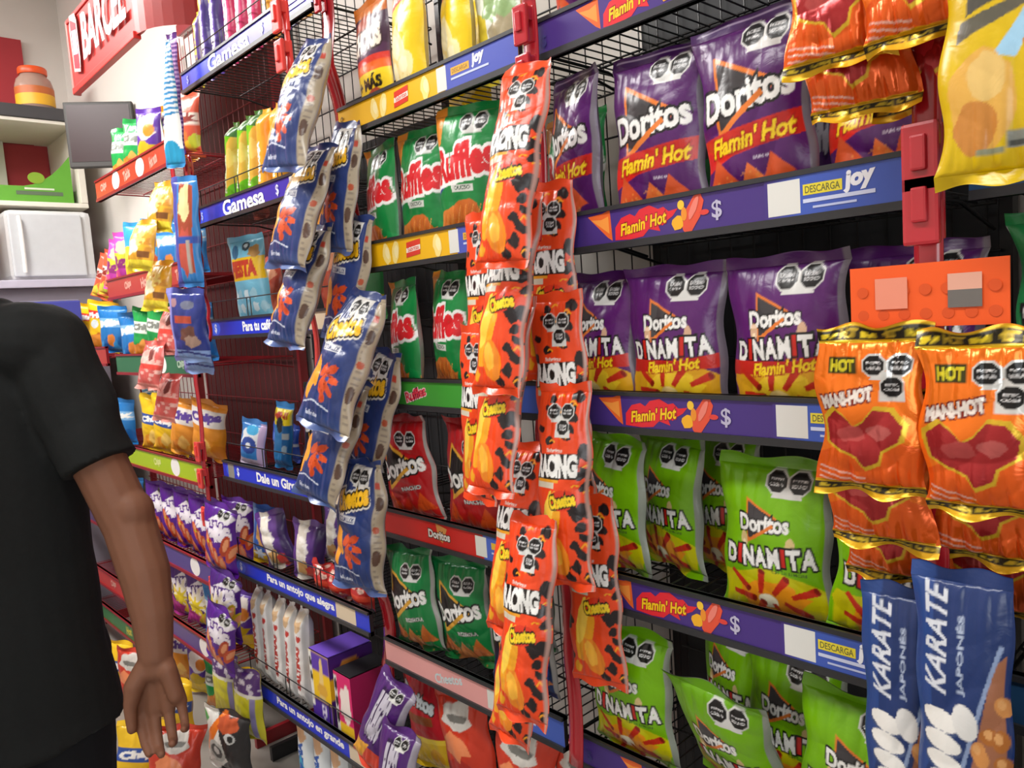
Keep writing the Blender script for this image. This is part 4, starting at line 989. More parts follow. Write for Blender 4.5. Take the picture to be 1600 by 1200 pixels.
row(1.030, B4, [('bluesmall', -2.42, .19, 20, 0, 6, 'blue and silver cookie bag'), ('bluecookie', -2.405, .060, 26, 2, 12, 'pale blue cookie bag with round emblem'), ('minibox', -2.295, .115, 24, 2, 10, 'blue cookie packet with yellow top'), ('black', -2.18, .20, 18, 0, 8, 'dark bag at the back'), ('black', -1.98, .20, 18, 0, -4, 'dark bag at the back'), ('bluesmall', -2.30, .27, 10, 0, 0, 'blue and silver cookie bag', .06)])
row(.710, B5, [('bluebar', -2.405, .065, 24, 0, 8, 'blue wafer bag with yellow foot'), ('purplewhite', -2.275, .075, 26, 2, -12, 'purple and white cookie bag'), ('purplewhite', -2.115, .075, 26, 2, 8, 'purple and white cookie bag'), ('purplewhite', -2.19, .22, 20, 2, 8, 'purple and white cookie bag'), ('redsmall', -1.975, .05, 16, 12, 10, 'small crumpled red candy bag'), ('redsmall', -1.875, .05, 16, 8, -8, 'small crumpled red candy bag'), ('redsmall', -1.775, .05, 10, 10, 8, 'small crumpled red candy bag')])
row(.305, B6, [('whitecracker', -2.445, .055, -8, 0, 2, 'white cracker packet with red lettering'), ('whitecracker', -2.375, .055, -10, 0, 3, 'white cracker packet with red lettering'), ('whitecracker', -2.300, .055, -8, 0, 6, 'white cracker packet with red lettering'), ('whitecracker', -2.228, .055, -8, 0, 7, 'white cracker packet with red lettering'), ('whitecracker', -2.155, .055, -6, 0, 6, 'white cracker packet with red lettering')])
for i, x in enumerate((-2.20, -2.10, -2.00)):
    bag('bluewhite', (x, .06, -.045), -6, 0, 2 + i, 'blue and white cracker packet standing on the floor, %s from the far end' % ORD[i], 'packets under the lowest blue-strip shelf')

def carton(name, label, cat, x0, x1, y0, y1, z0, z1, front, side, top, loc_yaw=0, parts=None):
    """a printed carton: body, and its closed lid flap"""
    cx, cy = (x0 + x1) / 2, (y0 + y1) / 2
    root = empty(name, (cx, cy, z0), (0, 0, R(loc_yaw))); tag(root, label, cat)
    hw, hd, hh = (x1 - x0) / 2, (y1 - y0) / 2, z1 - z0
    vs = []; fs = []; cs = []
    def face(o, ux, uz, art, n=26):
        b = len(vs); m1 = max(6, n)
        for j in range(m1 + 1):
            for i in range(m1 + 1):
                u, v = i / m1, j / m1
                vs.append(tuple(o[k] + ux[k] * u + uz[k] * v for k in range(3)))
                if isinstance(art, Art): cs.append(art.sample(np.array([u * art.W / 1000]), np.array([v * art.H / 1000]))[0])
                else: cs.append(lin(art))
        for j in range(m1):
            for i in range(m1):
                a = b + j * (m1 + 1) + i; fs.append((a, a + 1, a + m1 + 2, a + m1 + 1))
    face((-hw, -hd, 0), (2 * hw, 0, 0), (0, 0, hh), front); face((hw, -hd, 0), (0, 2 * hd, 0), (0, 0, hh), side)
    face((-hw, hd, 0), (0, -2 * hd, 0), (0, 0, hh), side); face((hw, hd, 0), (-2 * hw, 0, 0), (0, 0, hh), front)
    face((-hw, -hd, 0), (0, 2 * hd, 0), (2 * hw, 0, 0), top, 6)
    put(bpy.data.objects.new('carton_body', np_mesh('carton_body', vs, fs, np.array(cs), CARD, False)), parent=root)
    MB().box((-hw + .002, -hd + .002, hh + .0003), (hw - .002, hd - .002, hh + .003), .001).build('lid_flap', plain_mat(name + '_lid', top, .5), root)
    return root
A = Art(120, 250, '#efc21c'); A.rect(0, 0, 120, 96, '#4a2a96').rect(0, 190, 120, 250, '#5a36a8').poly([(46, 96), (84, 96), (78, 236), (66, 236)], '#e8c87a').text('CHOKIS', 70, 46, '#d9d4e8', w=74, h=24, rot=90, bold=.06).rect(0, 60, 16, 250, '#e4e4de').ell(8, 210, 7, 16, '#2a2a2c').ell(8, 160, 7, 16, '#2a2a2c').ell(70, 130, 30, 22, '#d9a63a')
Sd = Art(120, 250, '#4a2478'); Sd.rect(0, 110, 120, 176, '#e6b81e').ell(56, 206, 26, 24, '#c98a3a').rect(30, 120, 100, 165, '#dba024')
carton('cookie_box', 'purple and yellow cookie box beside the white crackers on the lowest blue-strip shelf', 'cookie box', -2.065, -1.950, .022, .17, .2645, .495, A, Sd, '#6a48b8')
A = Art(100, 210, '#d8246c'); A.rect(0, 0, 100, 60, '#ecc02a').poly(blob(60, 120, 34, 60, 3), '#efe2da').rect(0, 20, 18, 200, '#dcdcd6').ell(9, 170, 8, 18, '#222224').ell(9, 120, 8, 18, '#222224').ell(9, 72, 8, 18, '#222224')
carton('cookie_box', 'pink cookie box with open black top beside the purple cookie box', 'cookie box', -1.925, -1.835, .022, .16, .2645, .470, A, '#b01c58', '#161418')

# far rack with the red, green and lime strips
L1, L2, L3, L4, L5, L6 = 'the topmost red-strip shelf', 'the second red-strip shelf', 'the dark green-strip shelf', 'the lime-strip shelf', 'the upper violet-strip shelf', 'the lower violet-strip shelf'
row(2.098, L1, [('chips_green', -3.30, .06, 24, 0, 6, 'green and white chip bag'), ('chips_green', -3.16, .06, 24, 0, 8, 'green and white chip bag'), ('churri', -3.02, .06, 22, 0, 6, 'purple and yellow snack bag'), ('chips_orange', -2.90, .13, 20, 0, -4, 'orange and white snack bag'), ('snackred', -2.715, .09, 20, 0, 4, 'red and cream snack bag')])
row(1.695, L2, [('runner', -3.42, .06, 28, 4, 6, 'bright pink snack bag'), ('bigmix', -3.27, .055, 30, 2, 6, 'light blue and yellow snack bag'), ('bigmix', -3.13, .075, 30, 0, 4, 'light blue and yellow snack bag'), ('chips_blue', -2.98, .09, 24, 0, 4, 'deep blue snack bag'), ('chips_blue', -2.83, .10, 22, 0, 2, 'deep blue snack bag')])
row(1.385, L3, [('chips_blue', -3.41, .06, 24, 0, 0, 'blue snack bag'), ('chips_green', -3.26, .055, 28, 2, 8, 'green chip bag with white band'), ('chips_green', -3.12, .060, 26, 6, 12, 'green chip bag with white band'), ('chips_green', -2.98, .08, 24, 2, 8, 'green chip bag with white band'), ('chips_blue', -2.82, .10, 18, 0, 0, 'dark blue snack bag')])
row(1.000, L4, [('bluestripe', -3.44, .09, 22, 0, 2, 'slim blue and white bag'), ('chips_yel', -3.33, .075, 28, 4, 8, 'yellow potato chip bag with blue band'), ('chips_yel', -3.17, .07, 30, 8, 12, 'yellow potato chip bag with blue band'), ('chips_orange', -2.99, .07, 28, 8, 14, 'orange potato chip bag with white top'), ('chips_orange', -2.83, .09, 24, 8, 14, 'orange potato chip bag with white top')])
row(.635, L5, [('takis_p', -3.37, .07, 26, 6, 8, 'purple rolled-chip bag'), ('takis_p', -3.21, .07, 26, 6, 10, 'purple rolled-chip bag'), ('takis_p', -3.05, .07, 26, 6, 8, 'purple rolled-chip bag'), ('takis_p', -2.89, .07, 26, 6, 8, 'purple rolled-chip bag'), ('takis_p', -2.75, .12, 20, 4, 6, 'purple rolled-chip bag')])
row(.325, L6, [('takis_y', -3.34, .07, 26, 6, 8, 'purple and yellow bag'), ('takis_y', -3.18, .07, 26, 6, 8, 'purple and yellow bag'), ('takis_y', -3.02, .07, 26, 6, 8, 'purple and yellow bag'), ('chips_blue', -2.86, .08, 24, 6, 8, 'blue snack bag'), ('churri', -2.72, .10, 24, 4, 6, 'purple and white snack bag')])
for i, (k, x, y, c) in enumerate((('chips_yel', -3.46, -.14, 'yellow snack bag on the floor, farthest of its line'), ('redorange', -3.26, -.14, 'red snack bag on the floor, behind the hand'), ('chips_blue', -3.06, -.13, 'blue snack bag on the floor beyond the coral clips'), ('chips_yel', -2.90, -.11, 'yellow snack bag on the floor beside the coral clips'),
    ('chips_orange', -3.36, .09, 'orange snack bag on the floor, against the red rack'), ('churri', -3.18, .09, 'purple snack bag on the floor, against the red rack'), ('chips_green', -2.98, .09, 'green snack bag on the floor, against the red rack'), ('chips_yel', -2.78, .09, 'yellow snack bag on the floor, nearest the biscuit rack'))):
    bag(k, (x, y, ZF + .012), 28, 2, 4, c, 'snack bags on the floor', push=(0, 1), v=i)
for i, (px, py, z, k, lab) in enumerate([(212, 1230, ZF, 'chips_yel', 'yellow snack bag lying on the floor in front of the red rack, by the trousers'), (262, 1250, ZF, 'redorange', 'red snack bag lying on the floor below the hand')]):
    q = CAM_POS + ray(px, py) * ((z + .05 - CAM_POS[2]) / ray(px, py)[2])
    bag(k, (q[0], q[1], ZF + .012), 60, -12, 10, lab, 'snack bags on the floor', v=i, push=(-1, 0))
row(1.42, 'the shelf by the shoulder', [('fritos', -4.10, .065, 34, 6, 10, 'yellow corn snack bag'), ('fritos', -3.92, .075, 34, 4, 10, 'yellow corn snack bag'), ('chips_blue', -3.74, .075, 28, 2, 4, 'blue snack bag')])
for i, (k, x, y, z, yaw, roll, lab) in enumerate([('runner', -3.66, .08, 1.660, 34, 14, 'bright pink snack bag beside the second red-strip shelf end'), ('snackred', -3.80, .09, 1.640, 34, 18, 'red and lime snack bag beyond the bright pink one'), ('snackred', -3.95, .10, 1.64, 34, 22, 'farthest red snack bag, by the grey appliance')]):
    bag(k, (x, y, z), yaw, 0, roll, lab, 'snack bags beside the second red-strip shelf', v=i)
row(.64, 'the violet shelf behind the person', [('churri', -3.98, .08, 26, 4, 6, 'purple snack bag'), ('chips_blue', -3.80, .08, 26, 4, 6, 'blue snack bag')])
row(.33, 'the low red shelf behind the person', [('chips_yel', -3.95, .08, 26, 0, 2, 'yellow snack bag'), ('redsmall', -3.78, .08, 26, 0, 2, 'red candy bag')])
row(1.0, 'the green shelf behind the person', [('chips_green', -4.0, .08, 26, 4, 6, 'green chip bag'), ('chips_blue', -3.80, .08, 26, 4, 6, 'blue snack bag')])

# near end rack
for i, (k, x, y, z, lab) in enumerate([('greendark', -.16, .12, 1.57, 'dark green bag on the near end rack, behind the yellow bag'), ('redorange', .02, .1, 1.57, 'red and orange bag on the near end rack'), ('pizza', -.165, .06, 1.264, 'green bag on the near end rack above the blue peanut bags'),
    ('karate', .0, .08, 1.264, 'blue bag on the near end rack, at the photo edge'), ('bluesmall', -.18, .10, .945, 'small blue bag on the near end rack'), ('dina_lime', -.02, .10, .945, 'lime green bag on the near end rack'), ('purplechip', -.14, .1, .615, 'purple bag low on the near end rack')]):
    bag(k, (x, y, z), 0, 0, 0, lab, 'bags on the near end rack', v=i)
# ------------------------------------------------------------------ clip strips and what hangs from them
def ribbon_mb(x, y, z0, z1, w, amp=.006, yaw=0.0, n=60, ph=0.0):
    m_ = MB(); vs = []; fs = []
    c, s_ = math.cos(R(yaw)), math.sin(R(yaw))
    for i in range(n + 1):
        z = z0 + (z1 - z0) * i / n; a = amp * (abs(math.sin(i * .42 + ph)) + .5 * math.sin(i * .19))
        for dx, dy in ((-w / 2, a), (-w / 4, a - .004), (w / 4, a - .004), (w / 2, a), (w / 2, a + .002), (-w / 2, a + .002)):
            vs.append((x + dx * c - dy * s_, y + dx * s_ + dy * c, z))
    for i in range(n):
        for k in range(6):
            a, b = 6 * i + k, 6 * i + (k + 1) % 6
            fs.append((a, b, b + 6, a + 6))
    fs += [tuple(range(5, -1, -1)), tuple(range(6 * n, 6 * n + 6))]
    return m_.add(vs, fs, True)
def clip_mb(s=1.0):
    m_ = MB()
    m_.box((-.014 * s, -.012 * s, -.030 * s), (.014 * s, -.004 * s, .026 * s), .003 * s)
    m_.box((-.011 * s, -.004 * s, .004 * s), (.011 * s, .010 * s, .024 * s), .002 * s)
    m_.box((-.012 * s, .006 * s, -.026 * s), (.012 * s, .012 * s, .026 * s), .002 * s)
    m_.box((-.006 * s, -.016 * s, -.012 * s), (.006 * s, -.011 * s, .016 * s), .002 * s)
    return m_
def clip_strip(label, x, y, z0, z1, w=.03, clips=(), mat=None, amp=.006, s=1.0, yaw=0.0, cm=None):
    root = empty('clip_strip', (x, y, z0)); tag(root, label, 'clip strip', 'red clip strips hanging from the racks')
    ribbon_mb(0, 0, 0, z1 - z0, w, amp, yaw).build('ribbon', mat or M_RED, root)
    for z in clips:
        clip_mb(s).build('clip', cm or M_RED, root, loc=(0, -.006, z - z0), rot=(0, 0, R(yaw)))
    MB().box((-.004, -.004, z1 - z0 - .004), (.004, .05, z1 - z0 + .004), .001).build('hook', M_RED, root)
    return root

# --- orange slim bags between the first two racks
clip_strip('red clip strip holding the orange cheetah-spotted bags', -.945, -.024, .60, 2.25, .034, (2.02, 1.93, 1.85, 1.60, 1.30, 1.12), s=1.15)
G = 'orange spotted bags on the clip strip'
for i, (px, py, Y, yaw, lean, roll, lab) in enumerate([
    (826, 98, -.066, 8, -15, 3, 'topmost orange cheetah-spotted bag, hanging from the red clip'),
    (816, 302, -.066, 4, -15, 2, 'orange spotted bag under the topmost one, large puff in its middle'),
    (804, 467, -.066, 2, -15, 1, 'orange spotted bag in mid column, over the end of the green strip'),
    (826, 690, -.050, 2, -14, 1, 'orange spotted bag hanging beside the blue end of the red strip'),
    (834, 862, -.050, -2, -14, 2, 'lowest orange spotted bag, beside the pink strip'),
    (882, 597, -.062, 10, -6, 0, 'orange spotted bag hanging straight before the lime bags, lettering in full'),
    (874, 792, -.062, 6, -10, 2, 'orange spotted bag beneath the straight one, its seal over the lowest shelf'),
    (856, 283, -.020, 14, -2, 2, 'orange spotted bag tucked behind the topmost one, its last letter showing'),
    (888, 455, -.016, 10, 0, 0, 'orange spotted bag mostly hidden, its top flap before the purple bags'),
    (926, 770, -.014, 12, 0, 0, 'orange spotted bag half hidden behind, against the lower flame strip'),
    (752, 330, -.016, -4, -2, 2, 'orange spotted bag bulging out beside the lower yellow strip'),
    (762, 505, -.016, -6, -2, 2, 'orange spotted bag bulging out beside the green strip'),
    ]): hang('racing', at(px, py, Y), yaw, lean, roll, lab, G, v=i, tries=15 if i < 7 else 8, scale=(1, 1 if i < 7 else .55, 1))

# --- blue bags between the second and third racks
clip_strip('glossy dark red ribbon strip running down behind the blue bags', -1.632, .004, .30, 2.32, .054, (2.20, 1.78, 1.60, 1.52), M_RIBBON, amp=.022, s=.9)
clip_strip('coral red clip holding the topmost blue bags', -1.690, -.07, 1.2, 2.34, .022, (2.17, 2.08), M_CORAL, s=1.3, cm=M_CORAL)
G = 'blue cheese puff bags on the clip strip'
for i, (px, py, Y, yaw, lean, roll, sz, lab) in enumerate([
    (546, 190, -.006, 2, -8, 10, 1.0, 'blue bag behind the topmost ones, against the red ribbon'),
    (563, 335, -.006, 2, -8, 12, 1.0, 'blue bag hanging behind the third one, its seal by the ribbon'),
    (604, 545, -.014, 4, -10, 15, 1.05, 'blue bag behind the large puffy one, beside the green strip'),
    (497, 60, -.060, 6, -19, 8, 1.05, 'topmost blue cheese puff bag, hanging from the coral clip'),
    (503, 225, -.060, 4, -20, 8, 1.0, 'second blue bag from the top, beside the second lettered blue strip'),
    (505, 350, -.060, 4, -20, 8, 1.0, 'third blue bag down, beside the coffee shelf strip'),
    (578, 455, -.060, 10, -21, 14, 1.08, 'large puffy blue bag with its yellow lettering in full view'),
    (565, 590, -.050, 6, -21, 12, .98, 'blue bag with a crumpled pale foot below the large puffy one'),
    (592, 712, -.050, 14, -6, 4, 1.0, 'lowest blue bag, beside the red-strip shelf'),
    ]): hang('blue', at(px, py, Y), yaw, lean, roll, lab, G, v=i, scale=(sz * .90, .95 if i > 2 else .65, sz), tries=22)

# --- orange foil sachets and the bags about them at the near end
clip_strip('dark red clip strip with big clips at the end of the flame strips', -.305, -.075, .95, 2.2, .030, (1.96, 1.585, 1.530), s=1.35, amp=.004)
def sachet_card(name, label, x, y, z, w, h):
    root = empty(name, (x, y, z)); tag(root, label, 'header card')
    f = Flat(); f.rect(-w / 2, 0, w / 2, h, '#e8581c')
    for i in range(14): f.ell(-w / 2 + .014 + (i % 7) * w / 7.2, .014 + (i // 7) * .026, .006, .006, '#d24e1a')
    f.rect(-w / 2 + .028, h * .30, -w / 2 + .062, h * .80, '#e08a70').rect(w / 2 - .056, h * .28, w / 2 - .024, h * .80, '#d9a08a').rect(w / 2 - .056, h * .28, w / 2 - .024, h * .55, '#6a6560')
    MB().box((-w / 2, .0005, 0), (w / 2, .0025, h)).build('card', plain_mat('card_orange', '#e8581c', .5), root)
    f.build('card_print', CARD, root)
    return root
sachet_card('header_card', 'orange printed header card in the dark red clip above the foil sachets', -.298, -.108, 1.402, .158, .068)
G = 'orange foil sachets'
for i, (x, y, zb, yaw, lean, roll, lab) in enumerate([
    (-.352, -.122, 1.212, 4, 0, 0, 'orange foil sachet under the header card, farther of the top pair'),
    (-.236, -.130, 1.205, 0, 0, -1, 'orange foil sachet under the header card, nearer of the top pair'),
    (-.360, -.086, 1.140, 4, 0, 1, 'orange foil sachet showing below the farther top one'),
    (-.250, -.090, 1.135, 0, 0, 0, 'orange foil sachet showing below the nearer top one'),
    (-.358, -.050, 1.085, 6, 0, 2, 'lowest orange foil sachet of the farther column'),
    (-.250, -.054, 1.060, 0, 0, 0, 'lowest orange foil sachet of the nearer column'),
    (-.372, -.125, 1.690, 6, 0, 0, 'orange foil sachet at the photo top, against the purple bags'),
    (-.282, -.140, 1.685, 0, 0, 0, 'orange foil sachet at the photo top, beside the yellow bag'),
    (-.368, -.090, 1.640, 6, 0, 0, 'orange foil sachet tucked lower behind the photo-top pair'),
    (-.300, -.100, 1.636, 0, 0, 0, 'orange foil sachet lowest of the photo-top group'),
    ]): bag('sachet', (x, y, zb), yaw, lean, roll, lab, G, v=i, push=(0, 1) if i % 6 > 1 else (0, -1), scale=(1.02, 1, .95))
bag('yellowbag', (-.205, -.128, 1.535), 6, 0, 2, 'yellow chip bag with grey print hanging beside the orange sachets')
for i, (x, y, zb, yaw, lab) in enumerate([(-.335, -.085, .770, 6, 'blue peanut bag with a white fist under the sachets, farther one'), (-.262, -.122, .815, 2, 'blue peanut bag with a white fist under the sachets, nearer one'), (-.165, -.085, .80, 24, 'blue peanut bag turned aside at the photo edge')]):
    bag('karate', (x, y, zb), yaw, 0, 0, lab, 'blue peanut bags', v=i, scale=(.80, 1, 1))

# --- the strips between the third and fourth racks
clip_strip('dark red strip with coral clips down the side of the biscuit rack', -2.565, -.035, ZF + .02, 2.1, .03, (1.06, .97, .84, .70, .60, .46, .33, .18), cm=M_CORAL, s=1.2)
G = 'small nut bags on the strip'
for i, (x, z, lab) in enumerate([(-2.60, 1.78, 'golden nut bag, topmost of its hanging column'), (-2.625, 1.66, 'golden nut bag, second of its hanging column'), (-2.640, 1.53, 'golden nut bag, lowest of its hanging column')]):
    bag('goldnut', (x, -.085 - .012 * i, z), 14, -12, 6, lab, G, v=i)
for i, (x, z, lab) in enumerate([(-2.655, 1.385, 'pink-red nut bag, topmost of its hanging column'), (-2.680, 1.275, 'pink-red nut bag, second of its hanging column'), (-2.690, 1.16, 'pink-red nut bag, lowest of its hanging column')]):
    bag('rednut', (x, -.085 - .010 * i, z), 12, -14, 5, lab, G, v=i)
bag('bluecone', (-2.375, -.085, 1.590), 26, 0, 3, 'tall slim blue wafer bag hanging beside the coffee shelf')
bag('navycookie', (-2.315, -.125, 1.365), 22, 6, 5, 'dark blue cookie bag hanging in front of its twin')
bag('navycookie', (-2.385, -.085, 1.325), 14, 4, 2, 'dark blue cookie bag hanging behind and below its twin', v=1)
clip_strip('narrow red clip strip behind the dark blue cookie bags', -2.395, -.040, 1.42, 1.99, .02, (1.95, 1.58), s=.8)
hang('bluestripe', at(262, 62, -.08), 20, 0, 4, 'tall light blue striped bag hanging over the topmost red strip', scale=(1, 1, .92))
bag('purplestripe', (-2.445, -.045, 2.00), 20, 0, 2, 'slim purple striped bag hanging from the biscuit rack corner')
G = 'purple bags hanging beside the biscuit rack'
for i, (k, x, y, zb, yaw, lean, roll, lab) in enumerate([
    ('takis_p', -2.470, -.050, .670, 16, 4, 12, 'large purple rolled-chip bag below the empty blue-strip shelf'),
    ('takis_y', -2.480, -.045, .455, 14, 6, 16, 'purple and yellow bag below the large purple rolled-chip bag'),
    ('takis_p', -2.470, -.020, .370, 12, 8, 24, 'dark purple bag lying under the purple and yellow one'),
    ('yelpur', -2.560, -.040, .130, 14, 4, 6, 'yellow bag with purple top beside the white crackers'),
    ('yelpur', -2.410, .010, .110, 14, 2, 4, 'yellow bag with purple top under the lowest lettered blue strip'),
    ('blackwhite', -2.440, -.100, .015, 24, 6, 8, 'black, white and orange popcorn bag at the bottom of the photo'),
    ]): bag(k, (x, y, zb), yaw, lean, roll, lab, G, v=i)
# ------------------------------------------------------------------ the corner beyond the racks
M_PANEL = plain_mat('shelf_white', '#d8d2c4', .6, noise=.03); M_DARKEDGE = plain_mat('shelf_edge', '#3c3a3c', .5)
ws = empty('wall_shelf', (-4.95, -.25, 2.2)); tag(ws, 'white wall shelf with dark top board and open front in the far corner', 'shelf')
def wb(a, b, nm, mat, bev=.004): return MB().box(tuple(a[i] - (-4.95, -.25, 2.2)[i] for i in range(3)), tuple(b[i] - (-4.95, -.25, 2.2)[i] for i in range(3)), bev).build(nm, mat, ws)
wb((-5.25, -.95, 2.635), (-4.70, .30, 2.70), 'top_board', M_DARKEDGE)
wb((-5.25, -.94, 2.615), (-4.71, .29, 2.634), 'top_underside', M_PANEL)
wb((-5.25, -.94, 2.175), (-4.70, .30, 2.20), 'bottom_board', M_PANEL)
wb((-5.25, .265, 2.201), (-4.70, .30, 2.614), 'side_panel', M_PANEL)
wb((-5.25, -.95, 2.201), (-4.70, -.92, 2.614), 'side_panel', M_PANEL)
wb((-5.25, -.02, 2.201), (-5.20, .03, 2.614), 'rear_post', M_PANEL)
wb((-5.265, -.92, 2.201), (-5.252, .265, 2.614), 'rear_panel', plain_mat('shelf_red', '#a8343a', .7))
# green display tray with its scooped front
tr = empty('display_tray', (-4.74, -.33, 2.2005)); tag(tr, 'bright green cardboard display tray with scooped front on the white wall shelf', 'display tray')
M_GRN = plain_mat('tray_green', '#5a9a2c', .55)
m_ = MB(); n = 24; vs = []
for i in range(n + 1):
    y = -.55 + 1.12 * i / n; e = abs(i / n - .5) * 2; zt = .085 + .17 * max(0, (e - .55) / .45) ** 2
    for dx, z in ((0, 0), (0, zt), (-.004, zt), (-.004, 0)): vs.append((dx, y, z))
fs = []
for i in range(n):
    for k in range(4): fs.append((4 * i + k, 4 * i + 4 + k, 4 * i + 4 + (k + 1) % 4, 4 * i + (k + 1) % 4))
fs += [(0, 1, 2, 3), tuple(4 * n + k for k in (3, 2, 1, 0))]
m_.add(vs, fs).build('tray_front', M_GRN, tr)
MB().box((-.30, -.55, 0), (-.005, .57, .004)).build('tray_floor', M_GRN, tr)
MB().box((-.30, .566, .005), (-.005, .57, .10)).build('tray_side', M_GRN, tr)
f_ = Flat(); f_.ell(-.02, .045, .05, .022, '#9a9a94').rect(.30, .04, .52, .06, '#5a6a52').rect(.34, .068, .48, .078, '#c9d0b8').ell(.40, .13, .04, .03, '#7a9a2c')
f_.build('tray_print', CARD, tr, (.0012, 0, 0), (0, 0, R(90)))
# jar with orange lid
jr = empty('candy_jar', (-4.83, .135, 2.7005)); tag(jr, 'clear jar with orange lid and yellow label on the dark shelf top', 'jar')
mt, N_, L_, b_ = new_mat('jar_plastic'); b_.inputs['Base Color'].default_value = (.62, .42, .34, 1); b_.inputs['Roughness'].default_value = .2; b_.inputs['Transmission Weight'].default_value = .55; b_.inputs['IOR'].default_value = 1.2
MB().lathe([(.086, 0), (.092, .02), (.092, .13), (.082, .165), (.062, .185), (.062, .195)], 32).build('jar_body', mt, jr)
MB().lathe([(.068, .192), (.070, .196), (.070, .222), (.066, .228)], 32).build('lid', plain_mat('lid_orange', '#d8501c', .4), jr)
MB().lathe([(.0935, .022), (.0935, .085)], 32).build('label_band', plain_mat('label_yellow', '#e0a824', .5), jr)
MB().lathe([(.0938, .080), (.0938, .118)], 32).build('upper_band', plain_mat('label_tan', '#b8602c', .5), jr)
# tilted dark screen
sc = empty('monitor', (-4.24, .27, 2.31)); sc.rotation_euler = (R(0), R(0), R(58)); tag(sc, 'dark flat monitor mounted between the wall shelf and the red rack', 'monitor')
MB().box((-.16, -.012, 0), (.16, .022, .32), .006).build('casing', plain_mat('casing', '#35322f', .5), sc)
MB().box((-.145, -.0135, .028), (.145, -.0121, .305)).build('screen', plain_mat('screen', '#30171a', .35, .4), sc)
MB().box((-.02, .022, .10), (.02, .060, .20), .004).build('wall_mount', M_BLACK, sc)
# pale grey appliance on a lilac counter
ct = empty('counter', (-4.45, -.5, ZF)); tag(ct, 'counter with a pale lilac top in the far corner behind the person', 'counter')
def cb(a, b, nm, mat, bev=.004): return MB().box(tuple(a[i] - (-4.45, -.5, ZF)[i] for i in range(3)), tuple(b[i] - (-4.45, -.5, ZF)[i] for i in range(3)), bev).build(nm, mat, ct)
cb((-5.2, -1.4, 1.735), (-4.48, .28, 1.775), 'counter_top', plain_mat('lilac', '#b9b4c4', .5))
cb((-5.18, -1.38, ZF), (-4.52, .26, 1.734), 'counter_body', plain_mat('counter_grey', '#7a7480', .6))
ap = empty('microwave_oven', (-4.80, .05, 1.7755)); tag(ap, 'pale grey microwave oven with rounded edges on the lilac counter', 'microwave')
MB().box((-.24, -.18, 0), (.24, .215, .36), .03).build('casing', plain_mat('pale_grey', '#c9c9c8', .35), ap)
MB().box((.241, -.175, .02), (.262, .16, .34), .008).build('door', plain_mat('pale_door', '#c2c4c6', .3), ap)
MB().tube([(.285, -.13, .04), (.295, -.13, .10), (.295, -.13, .26), (.285, -.13, .32)], .010, 8).build('door_handle', plain_mat('pale_handle', '#e8e6e2', .3), ap)
ap2 = empty('snack_warmer', (-4.80, -.42, 1.7755)); tag(ap2, 'glass-sided grey warmer cabinet at the photo edge on the lilac counter', 'warmer')
for y in (-.19, .19):
    for x in (-.2, .2): MB().box((x - .012, y - .012, .02), (x + .012, y + .012, .36), .003).build('corner_post', plain_mat('warm_grey', '#b8b2aa', .4), ap2)
MB().box((-.215, -.205, .36), (.215, .205, .385), .006).build('top_panel', plain_mat('warm_top', '#c9c2b8', .4), ap2)
MB().box((-.215, -.205, 0), (.215, .205, .02), .004).build('base', M_DARKEDGE, ap2)
MB().box((-.16, -.15, .021), (.16, .15, .12), .01).build('tray', plain_mat('warm_tray', '#c8a848', .5), ap2)
bx = empty('candy_box', (-4.05, -.12, 1.545)); tag(bx, 'blue and purple open box above the farthest rack, beside the person', 'box')
MB().box((-.13, -.12, 0), (.13, .12, .09), .003).build('box_body', plain_mat('box_blue', '#4a4fa8', .5), bx)
MB().box((-.10, -.121, .015), (.10, -.1203, .05)).build('print_band', plain_mat('box_pink', '#b0409a', .5), bx)
MB().box((-.125, -.115, .091), (.125, .115, .096), .001).build('box_lid', plain_mat('box_lid', '#8d8aa0', .5), bx)
tag(MB().box((-4.2, -.24, 1.515), (-3.9, -.02, 1.544), .003).build('box_stand', M_BLACK), 'black board carrying the blue and purple box over the farthest rack', 'board')
# ------------------------------------------------------------------ the person in black, back to the camera
def caps(m_, p0, r0, p1, r1, n=14, k=5):
    p0, p1 = Vector(p0), Vector(p1); d = (p1 - p0); L = d.length; d.normalize()
    a = d.orthogonal().normalized(); b = d.cross(a)
    prof = [(-r0 * math.cos(t), r0 * math.sin(t)) for t in [math.pi / 2 * i / k for i in range(k)]] + [(0, r0), (L, r1)] + [(L + r1 * math.sin(t), r1 * math.cos(t)) for t in [math.pi / 2 * i / k for i in range(1, k + 1)]]
    vs = []; fs = []
    for h, r_ in prof:
        r_ = max(r_, 1e-4)
        for i in range(n):
            t = 2 * math.pi * i / n; vs.append(p0 + d * h + (a * math.cos(t) + b * math.sin(t)) * r_)
    for j in range(len(prof) - 1):
        for i in range(n): fs.append((j * n + i, j * n + (i + 1) % n, (j + 1) * n + (i + 1) % n, (j + 1) * n + i))
    fs += [tuple(reversed(range(n))), tuple(range((len(prof) - 1) * n, len(prof) * n))]
    m_.add(vs, fs, True)
def chain(m_, pts, rs):
    for i in range(len(pts) - 1): caps(m_, pts[i], rs[i], pts[i + 1], rs[i + 1])
